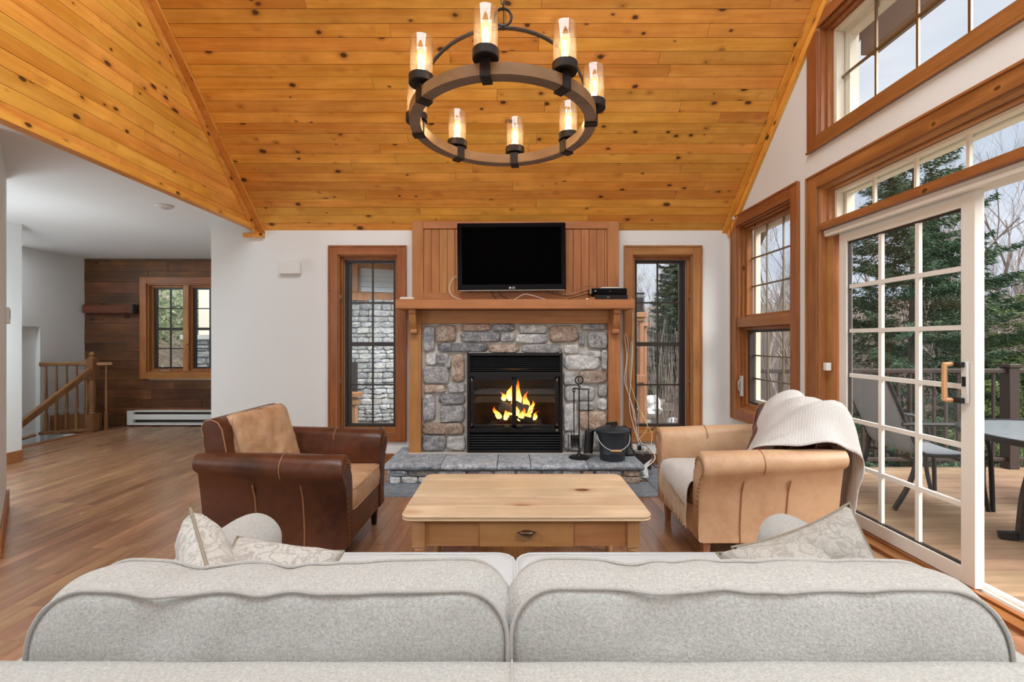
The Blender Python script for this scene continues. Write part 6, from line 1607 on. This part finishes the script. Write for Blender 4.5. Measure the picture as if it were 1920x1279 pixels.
# ================================================================== NEIGHBOUR HOUSE (left window)
nh = thing('stone_house', 'neighbouring house with stacked stone base and pale siding seen in the left window', 'house', (-2.2, 7.6, -2.9))
Cn = Vector((-2.17, 7.5, 0)); dr_ = Vector((1, .36, 0)).normalized()
protos = {}
for q in range(5):
    protos[q] = stone_mesh(-.5, .5, -.5, .5, 0, 1, q*5.1, 10, (1, .9, .55), n=6, jit=.10, rough=.15).mesh('house_stone', M['nstone'], smooth=True, sharp=60)
topz = 1.90
MB().box(-2.88, -2.17, 7.52, 8.3, -3, topz).prism([(Cn.x, Cn.y+.02), (Cn.x+dr_.x*1.6, Cn.y+dr_.y*1.6+.02), (Cn.x+dr_.x*1.6, 9), (Cn.x, 9)], 2, -3, topz).build('stone_core', M['st_grey'], nh)
rz_ = math.atan2(dr_.y, dr_.x); z = .02
while z < topz-.02:
    h_ = rnd.choice([.055, .07, .085, .10]); x = -2.86
    while x < -2.17:
        w_ = rnd.uniform(.10, .26); w_ = min(w_, -2.165-x)
        if w_ > .03: piece('house_stone', protos[rnd.randrange(5)], nh, (x+w_/2, 7.52, z+h_/2), (w_-.002, rnd.uniform(.02, .05), h_-.002))
        x += w_ if w_ > .03 else 1
    s = rnd.uniform(-.05, 0)
    while s < .85:
        w_ = rnd.uniform(.10, .28); p = Cn+dr_*(s+w_/2)+Vector((0, .02, 0)); piece('house_stone', protos[rnd.randrange(5)], nh, (p.x, p.y, z+h_/2), (w_-.002, rnd.uniform(.02, .05), h_-.002), (0, 0, rz_)); s += w_
    z += h_
bt = Vector((Cn.x-1.2, Cn.y-.06, 0))
m = MB().box(-2.88, -2.40, 7.42, 7.8, topz, topz+.14); m.build('belt_board', M['hw'], nh, bevel=.004)
m = MB().prism([(-2.42, 7.42), (-2.42+dr_.x*2.2, 7.42+dr_.y*2.2), (-2.42+dr_.x*2.2, 8.6), (-2.42, 7.9)], 2, topz, topz+.13); m.build('belt_board', M['hw'], nh, bevel=.004)
MB().box(-2.88, -2.45, 7.47, 8.2, topz+.14, 3.2).prism([(-2.43, 7.47), (-2.43+dr_.x*2.2, 7.47+dr_.y*2.2), (-2.43+dr_.x*2.2, 9), (-2.43, 9)], 2, topz+.13, 3.2).build('upper_wall', M['siding'], nh)
z = topz+.14
while z < 2.46:
    b = MB().prism([(7.44, z), (7.462, z+.078), (7.47, z+.078), (7.47, z)], 0, -2.88, -2.50); b.build('siding_board', M['siding'], nh)
    b = MB().prism([(-.03, z), (-.008, z+.078), (0, z+.078), (0, z)], 0, 0.08, 2.2); b.xf(Matrix.Translation(Vector((-2.43, 7.468, 0))) @ Matrix.Rotation(rz_, 4, 'Z')); b.build('siding_board', M['siding'], nh)
    z += .08
MB().box(-2.52, -2.38, 7.40, 7.52, topz+.13, 2.46).build('corner_trim', M['hw'], nh, bevel=.004)
MB().bar((-2.45, 7.42, 2.46), (-2.45+dr_.x*2.2, 7.42+dr_.y*2.2, 2.42), .06, .10).build('frieze_board', M['hw'], nh)
MB().prism([(-2.88, 6.85), (-2.5, 6.75), (.2, 7.6), (.2, 9), (-2.88, 9)], 2, 2.47, 2.50).build('soffit', M['soffit'], nh)
MB().bar((-2.95, 6.75, 2.62), (.2, 7.70, 2.50), .10, .13).build('gutter', M['metalw'], nh, bevel=.01); MB().bar((-2.95, 6.70, 2.80), (.2, 7.64, 2.64), .06, .10).build('roof_edge', M['chrome'], nh)
MB().tube([P(665, 680, 7.25), P(665, 745, 7.25)], .045, 10).build('downpipe', M['dark'], nh, smooth=True)
fpost = thing('gate_post', 'short cedar post with cap at the lower left corner of the left window view', 'post', (-2.25, 6.9, -2.9))
a_ = P(655, 800, 6.9); MB().box(a_.x-.03, a_.x+.10, 6.85, 6.98, -2.9, P(0, 744, 6.9).z).build('post', M['hw'], fpost, bevel=.004); MB().box(a_.x-.06, a_.x+.16, 6.80, 7.03, P(0, 744, 6.9).z, P(0, 738, 6.9).z+.01).build('cap', M['hw'], fpost, bevel=.004)
MB().box(a_.x-.05, a_.x+.13, 6.82, 7.0, P(0, 758, 6.9).z, P(0, 750, 6.9).z).build('collar', M['hw'], fpost, bevel=.003)
# ================================================================== NEIGHBOUR BALCONY (right window)
nb_ = thing('cedar_balcony', 'two-storey cedar balcony with black railings seen in the right window', 'balcony', (3.4, 12.5, -2.9))
YY = 12.5
def bb_(px0, px1, py0, py1, y0, y1, nm, mt, par=nb_, bev=.005):
    a = P(px0, py1, y0); b = P(px1, py0, y0); return MB().box(a.x, b.x, y0, y1, a.z, b.z).build(nm, M[mt], par, bevel=bev)
bb_(1180, 1213, 586, 595, YY, YY+1.6, 'deck_edge', 'hw'); bb_(1180, 1209, 595, 602, YY+.05, YY+1.5, 'fascia', 'hw')
bb_(1200, 1207, 600, 800, YY+.1, YY+.35, 'post', 'hw'); bb_(1208, 1213, 610, 800, YY+1.4, YY+1.6, 'post', 'hw'); bb_(1188, 1192, 600, 700, YY+1.8, YY+2, 'post', 'hw')
bb_(1180, 1212, 704, 718, YY, YY+1.6, 'lower_deck_edge', 'hw'); bb_(1198, 1216, 606, 612, YY+1.3, YY+1.7, 'beam', 'hw')
bb_(1180, 1209, 549, 552, YY+.05, YY+.12, 'rail', 'black'); bb_(1180, 1209, 583, 585, YY+.05, YY+.12, 'rail', 'black')
for k in range(12): bb_(1181+k*2.35, 1181.7+k*2.35, 550, 585, YY+.07, YY+.10, 'baluster', 'black', bev=0)
bb_(1180, 1199, 655, 658, YY+.5, YY+.56, 'rail', 'black')
for k in range(8): bb_(1181+k*2.4, 1181.7+k*2.4, 657, 704, YY+.51, YY+.54, 'baluster', 'black', bev=0)
bb_(1189, 1206, 558, 584, YY+.5, YY+1.0, 'deck_chair', 'dark'); bb_(1200, 1206, 718, 800, YY+.2, YY+.4, 'lower_post', 'hw')
# garden table group and rocks far below
gt = thing('garden_table', 'dark garden table standing on the ground in the right window view', 'garden table', (6.6, 19.0, gz(6.6, 19)))
z0_ = P(0, 782, 19).z
a_ = P(1246, 752, 19.2); b_3 = P(1272, 749, 19.2)
MB().box(a_.x, b_3.x, 19.0, 20.0, a_.z-.02, b_3.z).build('tabletop', M['dark'], gt, bevel=.01)
for x in (a_.x+.08, b_3.x-.08):
    for y in (19.1, 19.9): MB().box(x-.03, x+.03, y-.03, y+.03, gz(x, y)-.3, a_.z-.02).build('leg', M['dark'], gt)
def gchair(lab, px, py0, py1, y, mt):
    t = thing('garden_chair', lab, 'garden chair', (P(px, 0, y).x, y, P(0, py1, y).z), 'garden chairs in the yard'); x = P(px, 0, y).x; zt = P(0, py0, y).z; zb2 = P(0, py1, y).z; h_ = zt-zb2; w_ = .22
    MB().box(x-w_, x+w_, y, y+.03, zb2+h_*.5, zt).build('backrest', M[mt], t, bevel=.02); MB().box(x-w_, x+w_, y-.0, y+.42, zb2+h_*.45, zb2+h_*.5).build('seat', M[mt], t, bevel=.01)
    for sx_ in (-1, 1):
        for yy in (y+.02, y+.40): MB().box(x+sx_*w_-.015, x+sx_*w_+.015, yy-.015, yy+.015, zb2-.15, zb2+h_*.46).build('leg', M[mt], t)
    return t
gchair('grey garden chair with its back to the house beside the dark table', 1254, 757, 781, 18.3, 'chrome')
gchair('pale green garden chair left of the dark table', 1238, 750, 770, 19.0, 'cream')
for i, (px, py, r) in enumerate(((1222, 752, .35), (1226, 768, .28), (1208, 790, .3), (1215, 775, .25), (1262, 791, .22))):
    p = P(px, py, 17+rnd.random()); m = MB().lathe([(0, -r), (r*.8, -r*.6), (r, 0), (r*.7, r*.5), (0, r*.62)], (p.x, p.y, p.z), 10); m.v = [v+Vector((nz3(v, 4), nz3(v, 4, 3), nz3(v, 4, 7)))*r*.4 for v in m.v]
    o = m.build('garden_rock', M['snow'] if i in (0, 4) else M['st_pale'], smooth=True); tag(o, ['snow-covered rock beside the balcony post', 'pale rock below the snow-covered one', 'pale rock at the foot of the balcony', 'smaller pale rock between its neighbours', 'small white snow patch below the garden chairs'][i], 'rock', 'rocks in the yard')
